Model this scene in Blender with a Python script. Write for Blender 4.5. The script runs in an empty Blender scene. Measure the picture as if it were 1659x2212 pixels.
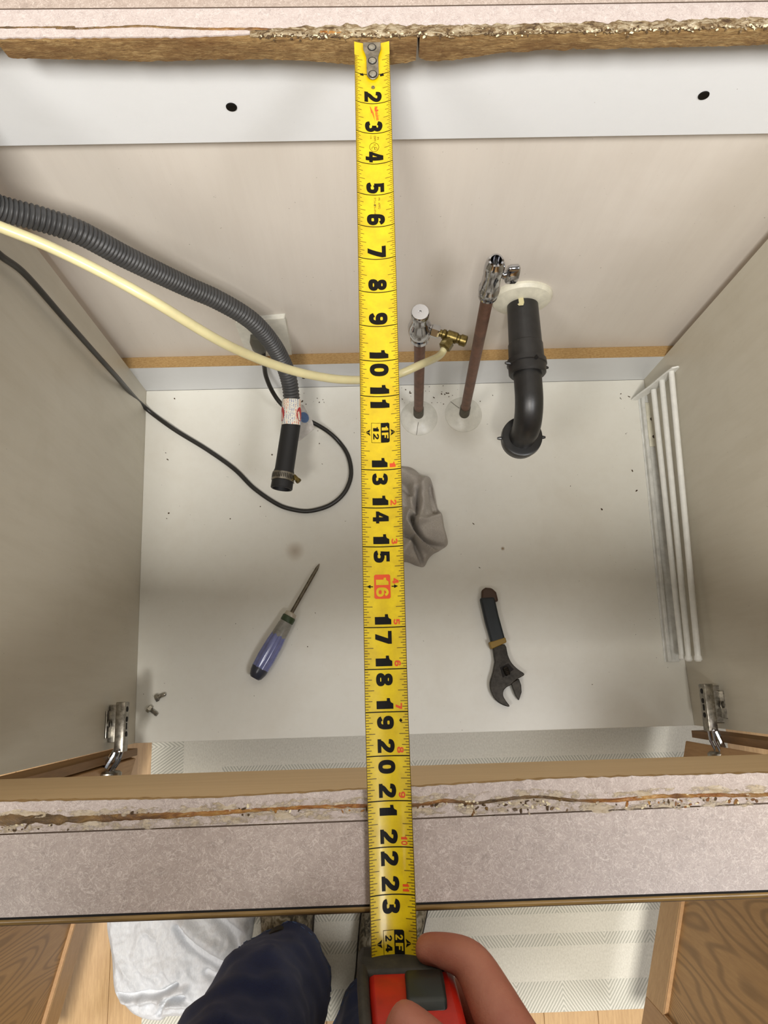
import bpy, bmesh, math, random
from mathutils import Vector, Matrix, noise
I = 0.0254
C = bpy.context.scene.collection
random.seed(7)

# ---------------------------------------------------------------- camera (solved from the tape's inch marks)
F = 1635.02
CAM = Vector((-0.444, -18.417, 54.696))
RX, RY, RZ = -0.226, -0.020, -0.026
def rot():
    B = Matrix(((1, 0, 0), (0, -1, 0), (0, 0, -1)))
    ca, sa, cb, sb, cc, sc = math.cos(RX), math.sin(RX), math.cos(RY), math.sin(RY), math.cos(RZ), math.sin(RZ)
    X = Matrix(((1, 0, 0), (0, ca, -sa), (0, sa, ca)))
    Y = Matrix(((cb, 0, sb), (0, 1, 0), (-sb, 0, cb)))
    Z = Matrix(((cc, -sc, 0), (sc, cc, 0), (0, 0, 1)))
    return Z @ Y @ X @ B
M = rot()
cd = bpy.data.cameras.new('camera'); cam = bpy.data.objects.new('camera', cd); C.objects.link(cam)
cd.sensor_fit = 'VERTICAL'; cd.sensor_height = 24; cd.lens = 24 * F / 2212; cd.clip_start = 0.01
mw = Matrix.Identity(4)
for r in range(3):
    mw[r][0] = M[0][r]; mw[r][1] = -M[1][r]; mw[r][2] = -M[2][r]; mw[r][3] = CAM[r] * I
cam.matrix_world = mw
bpy.context.scene.camera = cam

# ---------------------------------------------------------------- light
W = bpy.data.worlds.new('room_light'); bpy.context.scene.world = W; W.use_nodes = True
W.node_tree.nodes['Background'].inputs[0].default_value = (1.0, 0.95, 0.88, 1)
W.node_tree.nodes['Background'].inputs[1].default_value = 0.115
def area(name, loc, target, size, watts, col=(1, 1, 1), sy=None):
    l = bpy.data.lights.new(name, 'AREA'); l.energy = watts; l.color = col
    l.shape = 'RECTANGLE'; l.size = size * I; l.size_y = (sy or size) * I
    o = bpy.data.objects.new(name, l); C.objects.link(o); o.location = Vector(loc) * I
    o.rotation_euler = (Vector(target) - Vector(loc)).to_track_quat('-Z', 'Y').to_euler(); return o
area('ceiling_light', (-7, -46, 98), (-3, -12, 20), 15, 54, (1, 0.965, 0.91))
area('ceiling_light', (36, -46, 98), (4, -12, 20), 20, 20, (0.98, 0.975, 1.0))
area('ceiling_light', (-46, -48, 98), (-4, -10, 20), 20, 14, (1, 0.97, 0.94))
vs = bpy.context.scene.view_settings
vs.view_transform = 'Standard'; vs.look = 'None'; vs.exposure = 0.07; vs.gamma = 1; vs.use_curve_mapping = False

# ---------------------------------------------------------------- helpers (all lengths in inches)
def at(px, py, z=None, y=None, x=None):
    """the point of the place seen at pixel (px, py) on the plane z=, y= or x= (inches)"""
    d = M.transposed() @ Vector(((px - 829.5) / F, (py - 1106) / F, 1))
    if z is not None: t = (z - CAM.z) / d.z
    elif y is not None: t = (y - CAM.y) / d.y
    else: t = (x - CAM.x) / d.x
    return CAM + d * t
def atd(px, py, D):
    return CAM + (M.transposed() @ Vector(((px - 829.5) / F, (py - 1106) / F, 1))) * D
def srgb(r, g, b):
    f = lambda c: (c / 255) / 12.92 if c / 255 <= 0.04045 else ((c / 255 + 0.055) / 1.055) ** 2.4
    return (f(r), f(g), f(b), 1)
def lerp(a, b, t): return a + (b - a) * t
def interp(x, xs, ys):
    if x <= xs[0]: return ys[0]
    for i in range(len(xs) - 1):
        if x <= xs[i + 1]: return lerp(ys[i], ys[i + 1], (x - xs[i]) / (xs[i + 1] - xs[i]))
    return ys[-1]
def spline(pts, n=8):
    """Catmull-Rom through pts (tuples of any length)"""
    P = [Vector(p) for p in pts]; out = []
    for i in range(len(P) - 1):
        a = P[max(i - 1, 0)]; b = P[i]; c = P[i + 1]; d = P[min(i + 2, len(P) - 1)]
        for k in range(n):
            t = k / n
            out.append(0.5 * ((2 * b) + (c - a) * t + (2 * a - 5 * b + 4 * c - d) * t * t + (3 * b - a - 3 * c + d) * t ** 3))
    out.append(P[-1].copy()); return out
def resample(P, step):
    out = [P[0].copy()]; acc = 0
    for i in range(len(P) - 1):
        a, b = P[i], P[i + 1]; L = (b - a).length
        while acc + L >= step:
            t = (step - acc) / L; a = a.lerp(b, t); out.append(a.copy()); L = (b - a).length; acc = 0
        acc += L
    out.append(P[-1].copy()); return out
class B:
    def __init__(s): s.bm = bmesh.new()
    def box(s, lo, hi, bev=0):
        r = bmesh.ops.create_cube(s.bm, size=1)
        for v in r['verts']:
            v.co = Vector([lerp(lo[i], hi[i], v.co[i] + 0.5) for i in range(3)])
        if bev:
            es = list({e for v in r['verts'] for e in v.link_edges})
            bmesh.ops.bevel(s.bm, geom=es, offset=bev, segments=2, affect='EDGES', profile=0.5)
        return s
    def ring(s, c, u, v, ru, rv, seg, ph=0):
        return [s.bm.verts.new(c + u * (ru * math.cos(ph + 2 * math.pi * k / seg)) + v * (rv * math.sin(ph + 2 * math.pi * k / seg))) for k in range(seg)]
    def bridge(s, a, b):
        n = len(a)
        for k in range(n): s.bm.faces.new((a[k], a[(k + 1) % n], b[(k + 1) % n], b[k]))
    def tube(s, pts, rad, seg=12, cap=True, flat=1.0):
        P = [Vector(p) for p in pts]; n = len(P); prev = None; rings = []
        for i in range(n):
            t = (P[min(i + 1, n - 1)] - P[max(i - 1, 0)]).normalized()
            if prev is None: u = t.orthogonal().normalized()
            else:
                u = prev - t * prev.dot(t); u = u.normalized() if u.length > 1e-6 else t.orthogonal().normalized()
            prev = u; v = t.cross(u)
            r = rad(i, n) if callable(rad) else (rad[i] if isinstance(rad, (list, tuple)) else rad)
            rings.append(s.ring(P[i], u, v, r, r * flat, seg))
        for i in range(n - 1): s.bridge(rings[i], rings[i + 1])
        if cap: s.bm.faces.new(list(reversed(rings[0]))); s.bm.faces.new(rings[-1])
        return s
    def lathe(s, o, axis, prof, seg=24, cap=(True, True), ph=0):
        a = Vector(axis).normalized(); u = a.orthogonal().normalized(); v = a.cross(u); o = Vector(o)
        R = [s.ring(o + a * t, u, v, max(r, 1e-4), max(r, 1e-4), seg, ph) for t, r in prof]
        for i in range(len(R) - 1): s.bridge(R[i], R[i + 1])
        if cap[0]: s.bm.faces.new(list(reversed(R[0])))
        if cap[1]: s.bm.faces.new(R[-1])
        return s
    def loft(s, rings, caps=True, closed=True):
        R = [[s.bm.verts.new(Vector(p)) for p in r] for r in rings]
        for i in range(len(R) - 1):
            if closed: s.bridge(R[i], R[i + 1])
            else:
                for k in range(len(R[i]) - 1): s.bm.faces.new((R[i][k], R[i][k + 1], R[i + 1][k + 1], R[i + 1][k]))
        if caps and closed: s.bm.faces.new(list(reversed(R[0]))); s.bm.faces.new(R[-1])
        return R
    def prism(s, poly, fn, d0, d1):
        """poly: 2D points, fn(a, b, d) -> 3D"""
        A = [s.bm.verts.new(Vector(fn(a, b, d0))) for a, b in poly]; D = [s.bm.verts.new(Vector(fn(a, b, d1))) for a, b in poly]
        s.bridge(A, D); s.bm.faces.new(list(reversed(A))); s.bm.faces.new(D); return s
WL = {}
def obj(name, b, mat, parent=None, smooth=40, bev=0, loc=None, kind=None, label=None):
    bm = b.bm if isinstance(b, B) else b
    bmesh.ops.recalc_face_normals(bm, faces=bm.faces) if smooth is not None and not getattr(b, 'keep', False) else None
    base = WL[parent.name] if parent else (Vector(loc) if loc is not None else None)
    if base is None:
        mn = Vector([min(v.co[i] for v in bm.verts) for i in range(3)]); mx = Vector([max(v.co[i] for v in bm.verts) for i in range(3)])
        base = Vector(((mn.x + mx.x) / 2, (mn.y + mx.y) / 2, mn.z))
    for v in bm.verts: v.co = (v.co - base) * I
    me = bpy.data.meshes.new(name); bm.to_mesh(me); bm.free()
    for m in (mat if isinstance(mat, (list, tuple)) else [mat]): me.materials.append(m)
    if smooth:
        me.shade_smooth(); me.set_sharp_from_angle(angle=math.radians(smooth))
    o = bpy.data.objects.new(name, me); C.objects.link(o)
    if parent: o.parent = parent
    else: o.location = base * I
    WL[o.name] = base
    if bev:
        md = o.modifiers.new('bevel', 'BEVEL'); md.width = bev * I; md.segments = 2; md.limit_method = 'ANGLE'; md.angle_limit = math.radians(40)
    if kind: o['kind'] = kind
    if label: o['label'] = label
    return o
def thing(name, label, cat, loc, group=None):
    o = bpy.data.objects.new(name, None); C.objects.link(o); o.empty_display_size = 0.02
    o.location = Vector(loc) * I; o['label'] = label; o['category'] = cat; WL[o.name] = Vector(loc)
    if group: o['group'] = group
    return o
def tag(o, label, cat, group=None):
    o['label'] = label; o['category'] = cat
    if group: o['group'] = group
    return o

# ---------------------------------------------------------------- materials
def nodes(name, rough=0.5, metal=0.0, col=(200, 200, 200)):
    m = bpy.data.materials.new(name); m.use_nodes = True; nt = m.node_tree; p = nt.nodes['Principled BSDF']
    p.inputs['Base Color'].default_value = srgb(*col); p.inputs['Roughness'].default_value = rough; p.inputs['Metallic'].default_value = metal
    return m, nt, p
def coords(nt, scale=(1, 1, 1), rotz=0, rotx=0):
    tc = nt.nodes.new('ShaderNodeTexCoord'); mp = nt.nodes.new('ShaderNodeMapping')
    mp.inputs['Scale'].default_value = scale; mp.inputs['Rotation'].default_value = (rotx, 0, rotz)
    nt.links.new(tc.outputs['Object'], mp.inputs[0]); return mp.outputs[0]
def ntex(nt, vec, scale, detail=4, rough=0.6, dist=0):
    n = nt.nodes.new('ShaderNodeTexNoise'); n.inputs['Scale'].default_value = scale; n.inputs['Detail'].default_value = detail
    n.inputs['Roughness'].default_value = rough; n.inputs['Distortion'].default_value = dist
    nt.links.new(vec, n.inputs['Vector']); return n.outputs['Fac']
def ramp(nt, fac, stops):
    r = nt.nodes.new('ShaderNodeValToRGB'); e = r.color_ramp.elements
    while len(e) < len(stops): e.new(0.5)
    for k, (p, c) in enumerate(stops): e[k].position = p; e[k].color = srgb(*c)
    nt.links.new(fac, r.inputs[0]); return r.outputs[0]
def mix(nt, fac, a, b, mode='MIX'):
    x = nt.nodes.new('ShaderNodeMix'); x.data_type = 'RGBA'; x.blend_type = mode
    if isinstance(fac, float): x.inputs[0].default_value = fac
    else: nt.links.new(fac, x.inputs[0])
    for k, s in ((6, a), (7, b)):
        if isinstance(s, tuple): x.inputs[k].default_value = s
        else: nt.links.new(s, x.inputs[k])
    return x.outputs[2]
def maprange(nt, v, a, b, c=0.0, d=1.0):
    r = nt.nodes.new('ShaderNodeMapRange'); nt.links.new(v, r.inputs[0])
    for k, q in enumerate((a, b, c, d)): r.inputs[k + 1].default_value = q
    return r.outputs[0]
def bump(nt, p, h, strength, dist=0.001):
    b = nt.nodes.new('ShaderNodeBump'); b.inputs['Strength'].default_value = strength; b.inputs['Distance'].default_value = dist
    nt.links.new(h, b.inputs['Height']); nt.links.new(b.outputs[0], p.inputs['Normal'])
def simple(name, col, rough=0.5, metal=0.0, var=0.0, scale=60, bmp=0.0, bscale=300, col2=None, spec=None, coat=0):
    m, nt, p = nodes(name, rough, metal, col); v = coords(nt)
    if var or col2:
        c2 = col2 or tuple(max(0, c * (1 - var)) for c in col)
        f = ntex(nt, v, scale, 5, 0.65)
        nt.links.new(ramp(nt, f, [(0.35, col), (0.68, c2)]), p.inputs['Base Color'])
    if bmp: bump(nt, p, ntex(nt, v, bscale, 4), bmp)
    if spec is not None: p.inputs['Specular IOR Level'].default_value = spec
    if coat: p.inputs['Coat Weight'].default_value = coat; p.inputs['Coat Roughness'].default_value = 0.15
    return m
def melamine(name, col, stain, strength=0.35, streak=(1, 1, 0.12), rough=0.42):
    m, nt, p = nodes(name, rough, 0, col)
    v = coords(nt, streak); f = ntex(nt, v, 55, 5, 0.7); g = ntex(nt, coords(nt), 7, 4, 0.6, 0.4)
    base = mix(nt, maprange(nt, f, 0.42, 0.75, 0, strength), srgb(*col), srgb(*stain))
    base = mix(nt, maprange(nt, g, 0.52, 0.8, 0, 0.45), base, srgb(*stain))
    sp = ntex(nt, coords(nt), 240, 2, 0.5)
    base = mix(nt, maprange(nt, sp, 0.755, 0.80, 0, 0.6), base, srgb(90, 80, 60))
    nt.links.new(base, p.inputs['Base Color'])
    bump(nt, p, ntex(nt, coords(nt, streak), 600, 2), 0.06); return m
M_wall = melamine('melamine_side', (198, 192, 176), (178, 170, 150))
M_back = melamine('melamine_back', (214, 207, 197), (200, 191, 180), 0.3, (1, 1, 0.07))
M_floor = melamine('melamine_bottom', (220, 218, 208), (204, 198, 184), 0.2, (1, 1, 1), 0.32)
M_strip = melamine('melamine_rail', (216, 218, 219), (206, 207, 206), 0.15, (1, 1, 1))
def oak(name, light, dark, along=(1, 1, 8), ring=False, rough=0.5, scale=14, contrast=0.75):
    m, nt, p = nodes(name, rough, 0, light)
    sc = [1.0 if k != max(range(3), key=lambda q: along[q]) else 0.09 for k in range(3)]
    v = coords(nt, tuple(sc))
    f = ntex(nt, v, 260, 5, 0.7, 0.3); g = ntex(nt, v, 40, 3, 0.6, 0.6)
    base = mix(nt, maprange(nt, f, 0.35, 0.7, 0, contrast), srgb(*light), srgb(*dark))
    base = mix(nt, maprange(nt, g, 0.4, 0.7, 0, 0.4), base, srgb(*dark))
    if ring:
        lo = ntex(nt, coords(nt, (1, 1, 0.28)), scale, 1.5, 0.4, 0.3)
        k = nt.nodes.new('ShaderNodeMath'); k.operation = 'MULTIPLY'; nt.links.new(lo, k.inputs[0]); k.inputs[1].default_value = 2 * math.pi * 40
        q = nt.nodes.new('ShaderNodeMath'); q.operation = 'SINE'; nt.links.new(k.outputs[0], q.inputs[0])
        base = mix(nt, maprange(nt, q.outputs[0], 0.0, 1.0, 0, 0.5), base, srgb(*[c * 0.68 for c in dark]))
    nt.links.new(base, p.inputs['Base Color']); bump(nt, p, f, 0.15, 0.0006); return m
M_oakdoor = oak('oak_panel', (194, 154, 102), (164, 124, 76), (1, 1, 8), True, scale=9, contrast=0.5)
M_oakrail = oak('oak_rail', (206, 168, 118), (178, 138, 92), (1, 8, 1))
M_oakstile = oak('oak_stile', (190, 150, 104), (166, 126, 82), (1, 1, 8))
M_apron = oak('stained_rail_wood', (198, 170, 128), (178, 148, 106), (8, 1, 1), rough=0.6, contrast=0.35)
M_frame = oak('oak_frame', (150, 112, 68), (112, 80, 44), (1, 1, 8))
M_plank = oak('oak_plank', (206, 170, 120), (172, 134, 88), (1, 8, 1), rough=0.4)
M_nosing = oak('oak_nosing', (158, 126, 70), (84, 62, 28), (8, 1, 1), rough=0.35)
def particle(name, light, mid, dark, stretch=(0.25, 1, 1), wet=True):
    m, nt, p = nodes(name, 0.9, 0, mid); v = coords(nt, stretch)
    f = ntex(nt, v, 560, 7, 0.8, 0.5)
    base = ramp(nt, f, [(0.3, dark), (0.5, mid), (0.7, light)])
    if wet:
        g = ntex(nt, coords(nt, (0.35, 1, 1)), 22, 5, 0.7)
        base = mix(nt, maprange(nt, g, 0.48, 0.64, 0, 0.75), base, srgb(98, 62, 22))
    nt.links.new(base, p.inputs['Base Color']); bump(nt, p, f, 0.8, 0.003); return m
M_partw = particle('wet_particle_board', (192, 164, 112), (146, 114, 68), (84, 56, 28), (0.18, 1, 1))
M_part = particle('particle_board', (206, 174, 122), (188, 152, 98), (150, 112, 62), (0.4, 1, 1), False)
def laminate(name, base_c, fleck_l, fleck_d, rough=0.4):
    m, nt, p = nodes(name, rough, 0, base_c)
    def fib(off, sc, w):
        mp = coords(nt, (1, 1, 1), off); mp.node.inputs['Location'].default_value = (off, off * 2, 0)
        f = ntex(nt, mp, sc, 2.5, 0.55, 1.6); q = nt.nodes.new('ShaderNodeMath'); q.operation = 'SUBTRACT'; nt.links.new(f, q.inputs[0]); q.inputs[1].default_value = 0.5
        a = nt.nodes.new('ShaderNodeMath'); a.operation = 'ABSOLUTE'; nt.links.new(q.outputs[0], a.inputs[0]); return maprange(nt, a.outputs[0], 0, w, 1, 0)
    f3 = ntex(nt, coords(nt), 120, 4, 0.6)
    b = mix(nt, maprange(nt, f3, 0.35, 0.7, 0, 0.7), srgb(*base_c), srgb(*fleck_d))
    for off, sc, w, st, c in ((0.3, 115, 0.018, 0.75, fleck_l), (1.7, 150, 0.018, 0.7, fleck_l), (3.4, 130, 0.016, 0.6, fleck_l), (2.9, 125, 0.022, 0.5, tuple(c * 0.82 for c in fleck_d))):
        g = nt.nodes.new('ShaderNodeMath'); g.operation = 'MULTIPLY'; nt.links.new(fib(off, sc, w), g.inputs[0]); g.inputs[1].default_value = st
        b = mix(nt, g.outputs[0], b, srgb(*c))
    nt.links.new(b, p.inputs['Base Color']); return m
M_lam = laminate('laminate', (164, 149, 139), (196, 183, 174), (148, 133, 123))
M_lamrim = laminate('laminate_under_rim', (180, 168, 163), (200, 190, 186), (164, 151, 146), 0.6)
M_lamrimf = laminate('laminate_under_front_rim', (176, 162, 153), (202, 190, 182), (160, 145, 136), 0.6)
def gunk(name, stops, scale, rough=0.55, bs=0.7):
    m, nt, p = nodes(name, rough, 0, (120, 80, 40)); f = ntex(nt, coords(nt, (0.45, 1, 1)), scale, 6, 0.75, 0.8)
    nt.links.new(ramp(nt, f, stops), p.inputs['Base Color']); bump(nt, p, f, bs, 0.002); return m
def caulkmat():
    m, nt, p = nodes('amber_caulk', 0.35, 0, (120, 80, 40)); f = ntex(nt, coords(nt, (0.4, 1, 1)), 170, 6, 0.75, 0.8)
    g = ntex(nt, coords(nt, (1, 1, 1)), 14, 2, 0.5)
    tc = nt.nodes.new('ShaderNodeTexCoord'); sx = nt.nodes.new('ShaderNodeSeparateXYZ'); nt.links.new(tc.outputs['Object'], sx.inputs[0])
    a = ramp(nt, f, [(0.3, (84, 46, 14)), (0.47, (140, 86, 28)), (0.62, (176, 130, 62)), (0.75, (206, 184, 140))])
    d = ramp(nt, f, [(0.35, (62, 44, 22)), (0.6, (112, 84, 42)), (0.75, (160, 136, 92))])
    nt.links.new(mix(nt, maprange(nt, sx.outputs[0], -0.24, -0.14, 1, 0), mix(nt, maprange(nt, g, 0.45, 0.6), a, d), d), p.inputs['Base Color']); bump(nt, p, f, 0.8, 0.002); return m
M_caulk = caulkmat()
M_caulkw = gunk('pale_caulk', [(0.35, (160, 142, 112)), (0.5, (184, 168, 144)), (0.7, (200, 188, 172))], 260, 0.7)
def holes(m, lo, hi, sc):
    nt = m.node_tree; f = ntex(nt, coords(nt, (0.6, 1, 1)), sc, 5, 0.7); nt.links.new(maprange(nt, f, lo, hi), nt.nodes['Principled BSDF'].inputs['Alpha'])
holes(M_caulkw, 0.46, 0.56, 120)
M_rot = gunk('rotten_board', [(0.36, (62, 42, 22)), (0.46, (116, 94, 62)), (0.54, (158, 142, 114)), (0.7, (204, 192, 168))], 230, 0.9, 1.0)
M_dark = simple('dark_crumb', (70, 52, 30), 0.9)
M_chip = simple('pale_chip', (228, 214, 178), 0.7, var=0.2, scale=200)
M_line = simple('grime_line', (70, 55, 42), 0.8)
M_yel = simple('yellow_lacquer', (212, 184, 2), 0.42, col2=(192, 162, 4), scale=90, coat=0.2)
M_ink = simple('black_ink', (16, 14, 10), 0.55, spec=0.15)
M_tick = simple('tick_ink', (74, 54, 10), 0.5)
M_redink = simple('red_ink', (206, 70, 24), 0.45)
M_chrome = simple('chrome', (188, 188, 190), 0.1, 1.0)
M_nickel = simple('worn_nickel', (176, 170, 158), 0.32, 1.0, var=0.35, scale=160)
M_zinc = simple('zinc', (186, 182, 170), 0.3, 0.9, var=0.3, scale=200)
M_brass = simple('brass', (134, 118, 70), 0.36, 0.85, col2=(92, 78, 40), scale=180)
M_copper = simple('aged_copper', (128, 92, 74), 0.5, 0.55, col2=(98, 72, 58), scale=50)
M_copperd = simple('green_tarnish', (104, 98, 84), 0.6, 0.4, var=0.3, scale=150)
M_abs = simple('black_abs_plastic', (36, 35, 34), 0.38, var=0.35, scale=60, bmp=0.1, spec=0.6)
M_absd = simple('black_slip_nut', (22, 22, 22), 0.3, spec=0.6)
M_hose = simple('grey_corrugated_plastic', (70, 70, 70), 0.45, var=0.15, scale=40)
M_rubber = simple('black_rubber', (26, 26, 27), 0.55)
M_cord = simple('black_cord', (40, 38, 34), 0.4, var=0.3, scale=40)
M_tube = simple('cream_tubing', (206, 197, 152), 0.35, var=0.06, scale=30)
M_tube.node_tree.nodes['Principled BSDF'].inputs['Subsurface Weight'].default_value = 0.1
M_tube.node_tree.nodes['Principled BSDF'].inputs['Subsurface Scale'].default_value = 0.004
M_white = simple('white_plastic', (222, 220, 208), 0.35, var=0.08, scale=60)
M_cream = simple('cream_flange', (220, 216, 196), 0.4, var=0.1, scale=60)
M_rack = simple('white_coated_wire', (226, 226, 220), 0.3, var=0.05, scale=80)
M_rackp = simple('grey_white_plate', (218, 218, 212), 0.4, var=0.12, scale=60)
M_hole = simple('dark_hole', (22, 18, 14), 0.9)
M_red = simple('red_case_plastic', (176, 26, 8), 0.42, var=0.15, scale=60)
M_caseblk = simple('worn_black_rubber', (28, 28, 25), 0.65, col2=(54, 50, 42), scale=90, bmp=0.2)
M_button = simple('grey_green_button', (24, 32, 28), 0.4, var=0.2, scale=90)
M_blue = simple('blue_handle', (112, 118, 164), 0.25, var=0.15, scale=60, coat=0.4)
M_green = simple('dark_green_collar', (44, 62, 34), 0.4)
M_steel = simple('dull_steel', (120, 112, 96), 0.35, 0.9, var=0.3, scale=120)
M_grip = simple('navy_grip', (24, 32, 36), 0.55, var=0.2, scale=80)
M_brown = simple('brown_grip_end', (66, 44, 26), 0.55)
M_ochre = simple('ochre_band', (132, 104, 32), 0.5)
M_dsteel = simple('dark_forged_steel', (64, 60, 54), 0.38, 0.85, var=0.3, scale=120)
M_skin = simple('skin', (160, 102, 80), 0.5, col2=(142, 80, 62), scale=26, bmp=0.25, bscale=700)
M_skin.node_tree.nodes['Principled BSDF'].inputs['Subsurface Weight'].default_value = 0.15
M_skin.node_tree.nodes['Principled BSDF'].inputs['Subsurface Scale'].default_value = 0.004
M_nail = simple('fingernail', (220, 172, 152), 0.3)
def weave(name, c1, c2, sc=900, bs=0.35, var=(12, 0.5)):
    m, nt, p = nodes(name, 0.95, 0, c1); f = ntex(nt, coords(nt, (1, 0.35, 1)), sc, 3, 0.7); g = ntex(nt, coords(nt), var[0], 4, 0.6)
    b = mix(nt, maprange(nt, f, 0.35, 0.7), srgb(*c1), srgb(*c2)); b = mix(nt, maprange(nt, g, 0.4, 0.75, 0, var[1]), b, srgb(*c2))
    nt.links.new(b, p.inputs['Base Color']); bump(nt, p, f, bs, 0.001); p.inputs['Sheen Weight'].default_value = 0.1; return m
M_denim = weave('navy_denim', (22, 42, 98), (12, 24, 58))
M_stitch = simple('denim_stitch', (70, 86, 120), 0.8)
M_rag = weave('grey_rag', (186, 180, 170), (160, 152, 142))
M_towel = weave('white_towel', (232, 234, 236), (214, 216, 220), 500, 0.6)
M_shirt = weave('dark_shirt', (50, 52, 60), (34, 36, 42))
M_hair = weave('brown_hair', (60, 42, 28), (38, 26, 16))
def camo():
    m, nt, p = nodes('mottled_canvas', 0.9, 0, (110, 100, 80)); f = ntex(nt, coords(nt), 55, 3, 0.6, 0.6)
    nt.links.new(ramp(nt, f, [(0.38, (60, 56, 44)), (0.47, (112, 104, 84)), (0.56, (150, 142, 122)), (0.66, (92, 84, 62))]), p.inputs['Base Color'])
    bump(nt, p, ntex(nt, coords(nt), 600, 2), 0.3); return m
M_shoe = camo(); M_sole = simple('dark_sole', (52, 46, 38), 0.8, var=0.2)
def rugmats():
    out = []
    m, nt, p = nodes('rug_plain', 0.95, 0, (222, 218, 202)); f = ntex(nt, coords(nt, (1, 0.5, 1)), 500, 3, 0.7)
    nt.links.new(ramp(nt, f, [(0.35, (226, 222, 208)), (0.7, (206, 201, 186))]), p.inputs['Base Color']); bump(nt, p, f, 0.5, 0.001); out.append(m)
    for ax in (0, 1):
        m, nt, p = nodes('rug_herringbone', 0.95, 0, (222, 218, 202)); tc = nt.nodes.new('ShaderNodeTexCoord'); sx = nt.nodes.new('ShaderNodeSeparateXYZ')
        nt.links.new(tc.outputs['Object'], sx.inputs[0]); a, b = sx.outputs[ax], sx.outputs[1 - ax]
        def mth(op, x, y=None):
            q = nt.nodes.new('ShaderNodeMath'); q.operation = op
            for k, s in enumerate((x, y)):
                if s is None: continue
                if isinstance(s, float): q.inputs[k].default_value = s
                else: nt.links.new(s, q.inputs[k])
            return q.outputs[0]
        pp = mth('PINGPONG', mth('ADD', a, 5.0), 3.0 * I)
        w = ntex(nt, tc.outputs['Object'], 90, 2, 0.5)
        ph = mth('ADD', mth('MULTIPLY', mth('ADD', mth('MULTIPLY', pp, 1.5), b), 2 * math.pi / (0.31 * I)), mth('MULTIPLY', w, 2.0))
        s = mth('SINE', ph)
        n = ntex(nt, tc.outputs['Object'], 700, 2, 0.6)
        fac = maprange(nt, mth('ADD', s, mth('MULTIPLY', n, 1.2)), 0.1, 1.5, 0, 0.7)
        nt.links.new(mix(nt, fac, srgb(222, 218, 204), srgb(156, 156, 142)), p.inputs['Base Color']); bump(nt, p, s, 0.3, 0.001); out.append(m)
    return out
M_rug = rugmats()
def labelmat():
    m, nt, p = nodes('printed_sticker', 0.45, 0, (230, 226, 210)); v = coords(nt, (1, 1, 1))
    tc = nt.nodes.new('ShaderNodeTexCoord'); sx = nt.nodes.new('ShaderNodeSeparateXYZ'); nt.links.new(tc.outputs['Object'], sx.inputs[0])
    nt.nodes.remove(v.node)
    f = ntex(nt, coords(nt, (1, 0.45, 1)), 900, 3, 0.7)
    w = nt.nodes.new('ShaderNodeTexWave'); w.bands_direction = 'X'; w.inputs['Scale'].default_value = 110; nt.links.new(tc.outputs['Object'], w.inputs['Vector'])
    q = nt.nodes.new('ShaderNodeMath'); q.operation = 'MULTIPLY'; nt.links.new(maprange(nt, f, 0.45, 0.55), q.inputs[0]); nt.links.new(maprange(nt, w.outputs['Fac'], 0.45, 0.7), q.inputs[1])
    g = ntex(nt, coords(nt, (1, 0.15, 1)), 130, 1, 0.5)
    c = ramp(nt, g, [(0.44, (86, 104, 160)), (0.5, (90, 110, 165)), (0.56, (206, 92, 60))])
    nt.links.new(mix(nt, q.outputs[0], srgb(228, 224, 206), c), p.inputs['Base Color']); return m
M_label = labelmat(); M_labred = simple('sticker_red', (176, 56, 56), 0.45); M_labblue = simple('tag_blue', (84, 112, 156), 0.45, var=0.2, scale=200)
M_paint = simple('painted_wall', (206, 200, 188), 0.8, var=0.05)
M_toe = simple('toe_kick_dark', (86, 62, 38), 0.7, var=0.3)

# ---------------------------------------------------------------- the setting
fl = obj('floor', B().box((-90, -120, -1.2), (90, 3.4, -0.4)), M_plank, kind='structure')
pb = B().box((-1.74, -60, -0.42), (1.74, 60, 0), 0.02)
pl = obj('plank', pb, M_plank, smooth=None, loc=(0, 0, 0)); pl.parent = fl; pl.location = (0, 0, 0)
bz = WL[fl.name]
for k in range(30):
    o = pl if k == 0 else pl.copy()
    if k: C.objects.link(o); o.parent = fl
    o.location = (Vector((-18.0 - 1.75 + (k - 13) * 3.5, -56.65, 0)) - bz) * I; o.rotation_euler.z = 0.0
obj('wall_back', B().box((-90, 3.4, -0.4), (90, 5, 90)), M_paint, kind='structure', smooth=None)

# ---------------------------------------------------------------- sink cabinet
ZF = 5.3
cab = thing('sink_cabinet', 'open oak sink base cabinet with white melamine interior under the countertop', 'cabinet', (2, -10, 0))
XL0, XL1, XR0, XR1 = -15.41, -15.62, 19.79, 19.08      # side panels, front and back ends
YF, YC, YP = -21.42, 1.98, 2.72
def wallprism(x0, x1, t, name):
    obj(name, B().prism([(x0, YF), (x1, YC), (x1 + t, YC), (x0 + t, YF)], lambda a, b, d: (a, b, d), 0.0, 34.85), M_wall, cab, smooth=None)
wallprism(XL0, XL1, -0.65, 'side_panel'); wallprism(XR0, XR1, 0.65, 'side_panel')
obj('bottom_panel', B().prism([(XL0, YF), (XL1, YC), (XR1, YC), (XR0, YF)], lambda a, b, d: (a, b, d), ZF - 0.7, ZF), M_floor, cab, smooth=None, bev=0.03)
obj('back_panel', B().box((-17.4, YP, 4.6), (21.2, YP + 0.2, 34.85)), M_back, cab, smooth=None)
obj('lower_back_rail', B().box((-16.4, YC, ZF), (20.0, YP - 0.02, 9.1)), [M_strip], cab, smooth=None, bev=0.02)
obj('rail_raw_edge', B().box((-17.2, YC + 0.0, 9.1), (20.9, YP - 0.01, 9.14)), M_part, cab, smooth=None)
obj('upper_back_rail', B().box((-17.4, YC, 29.62), (21.2, YP - 0.02, 34.85)), M_strip, cab, smooth=None, bev=0.02)
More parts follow.
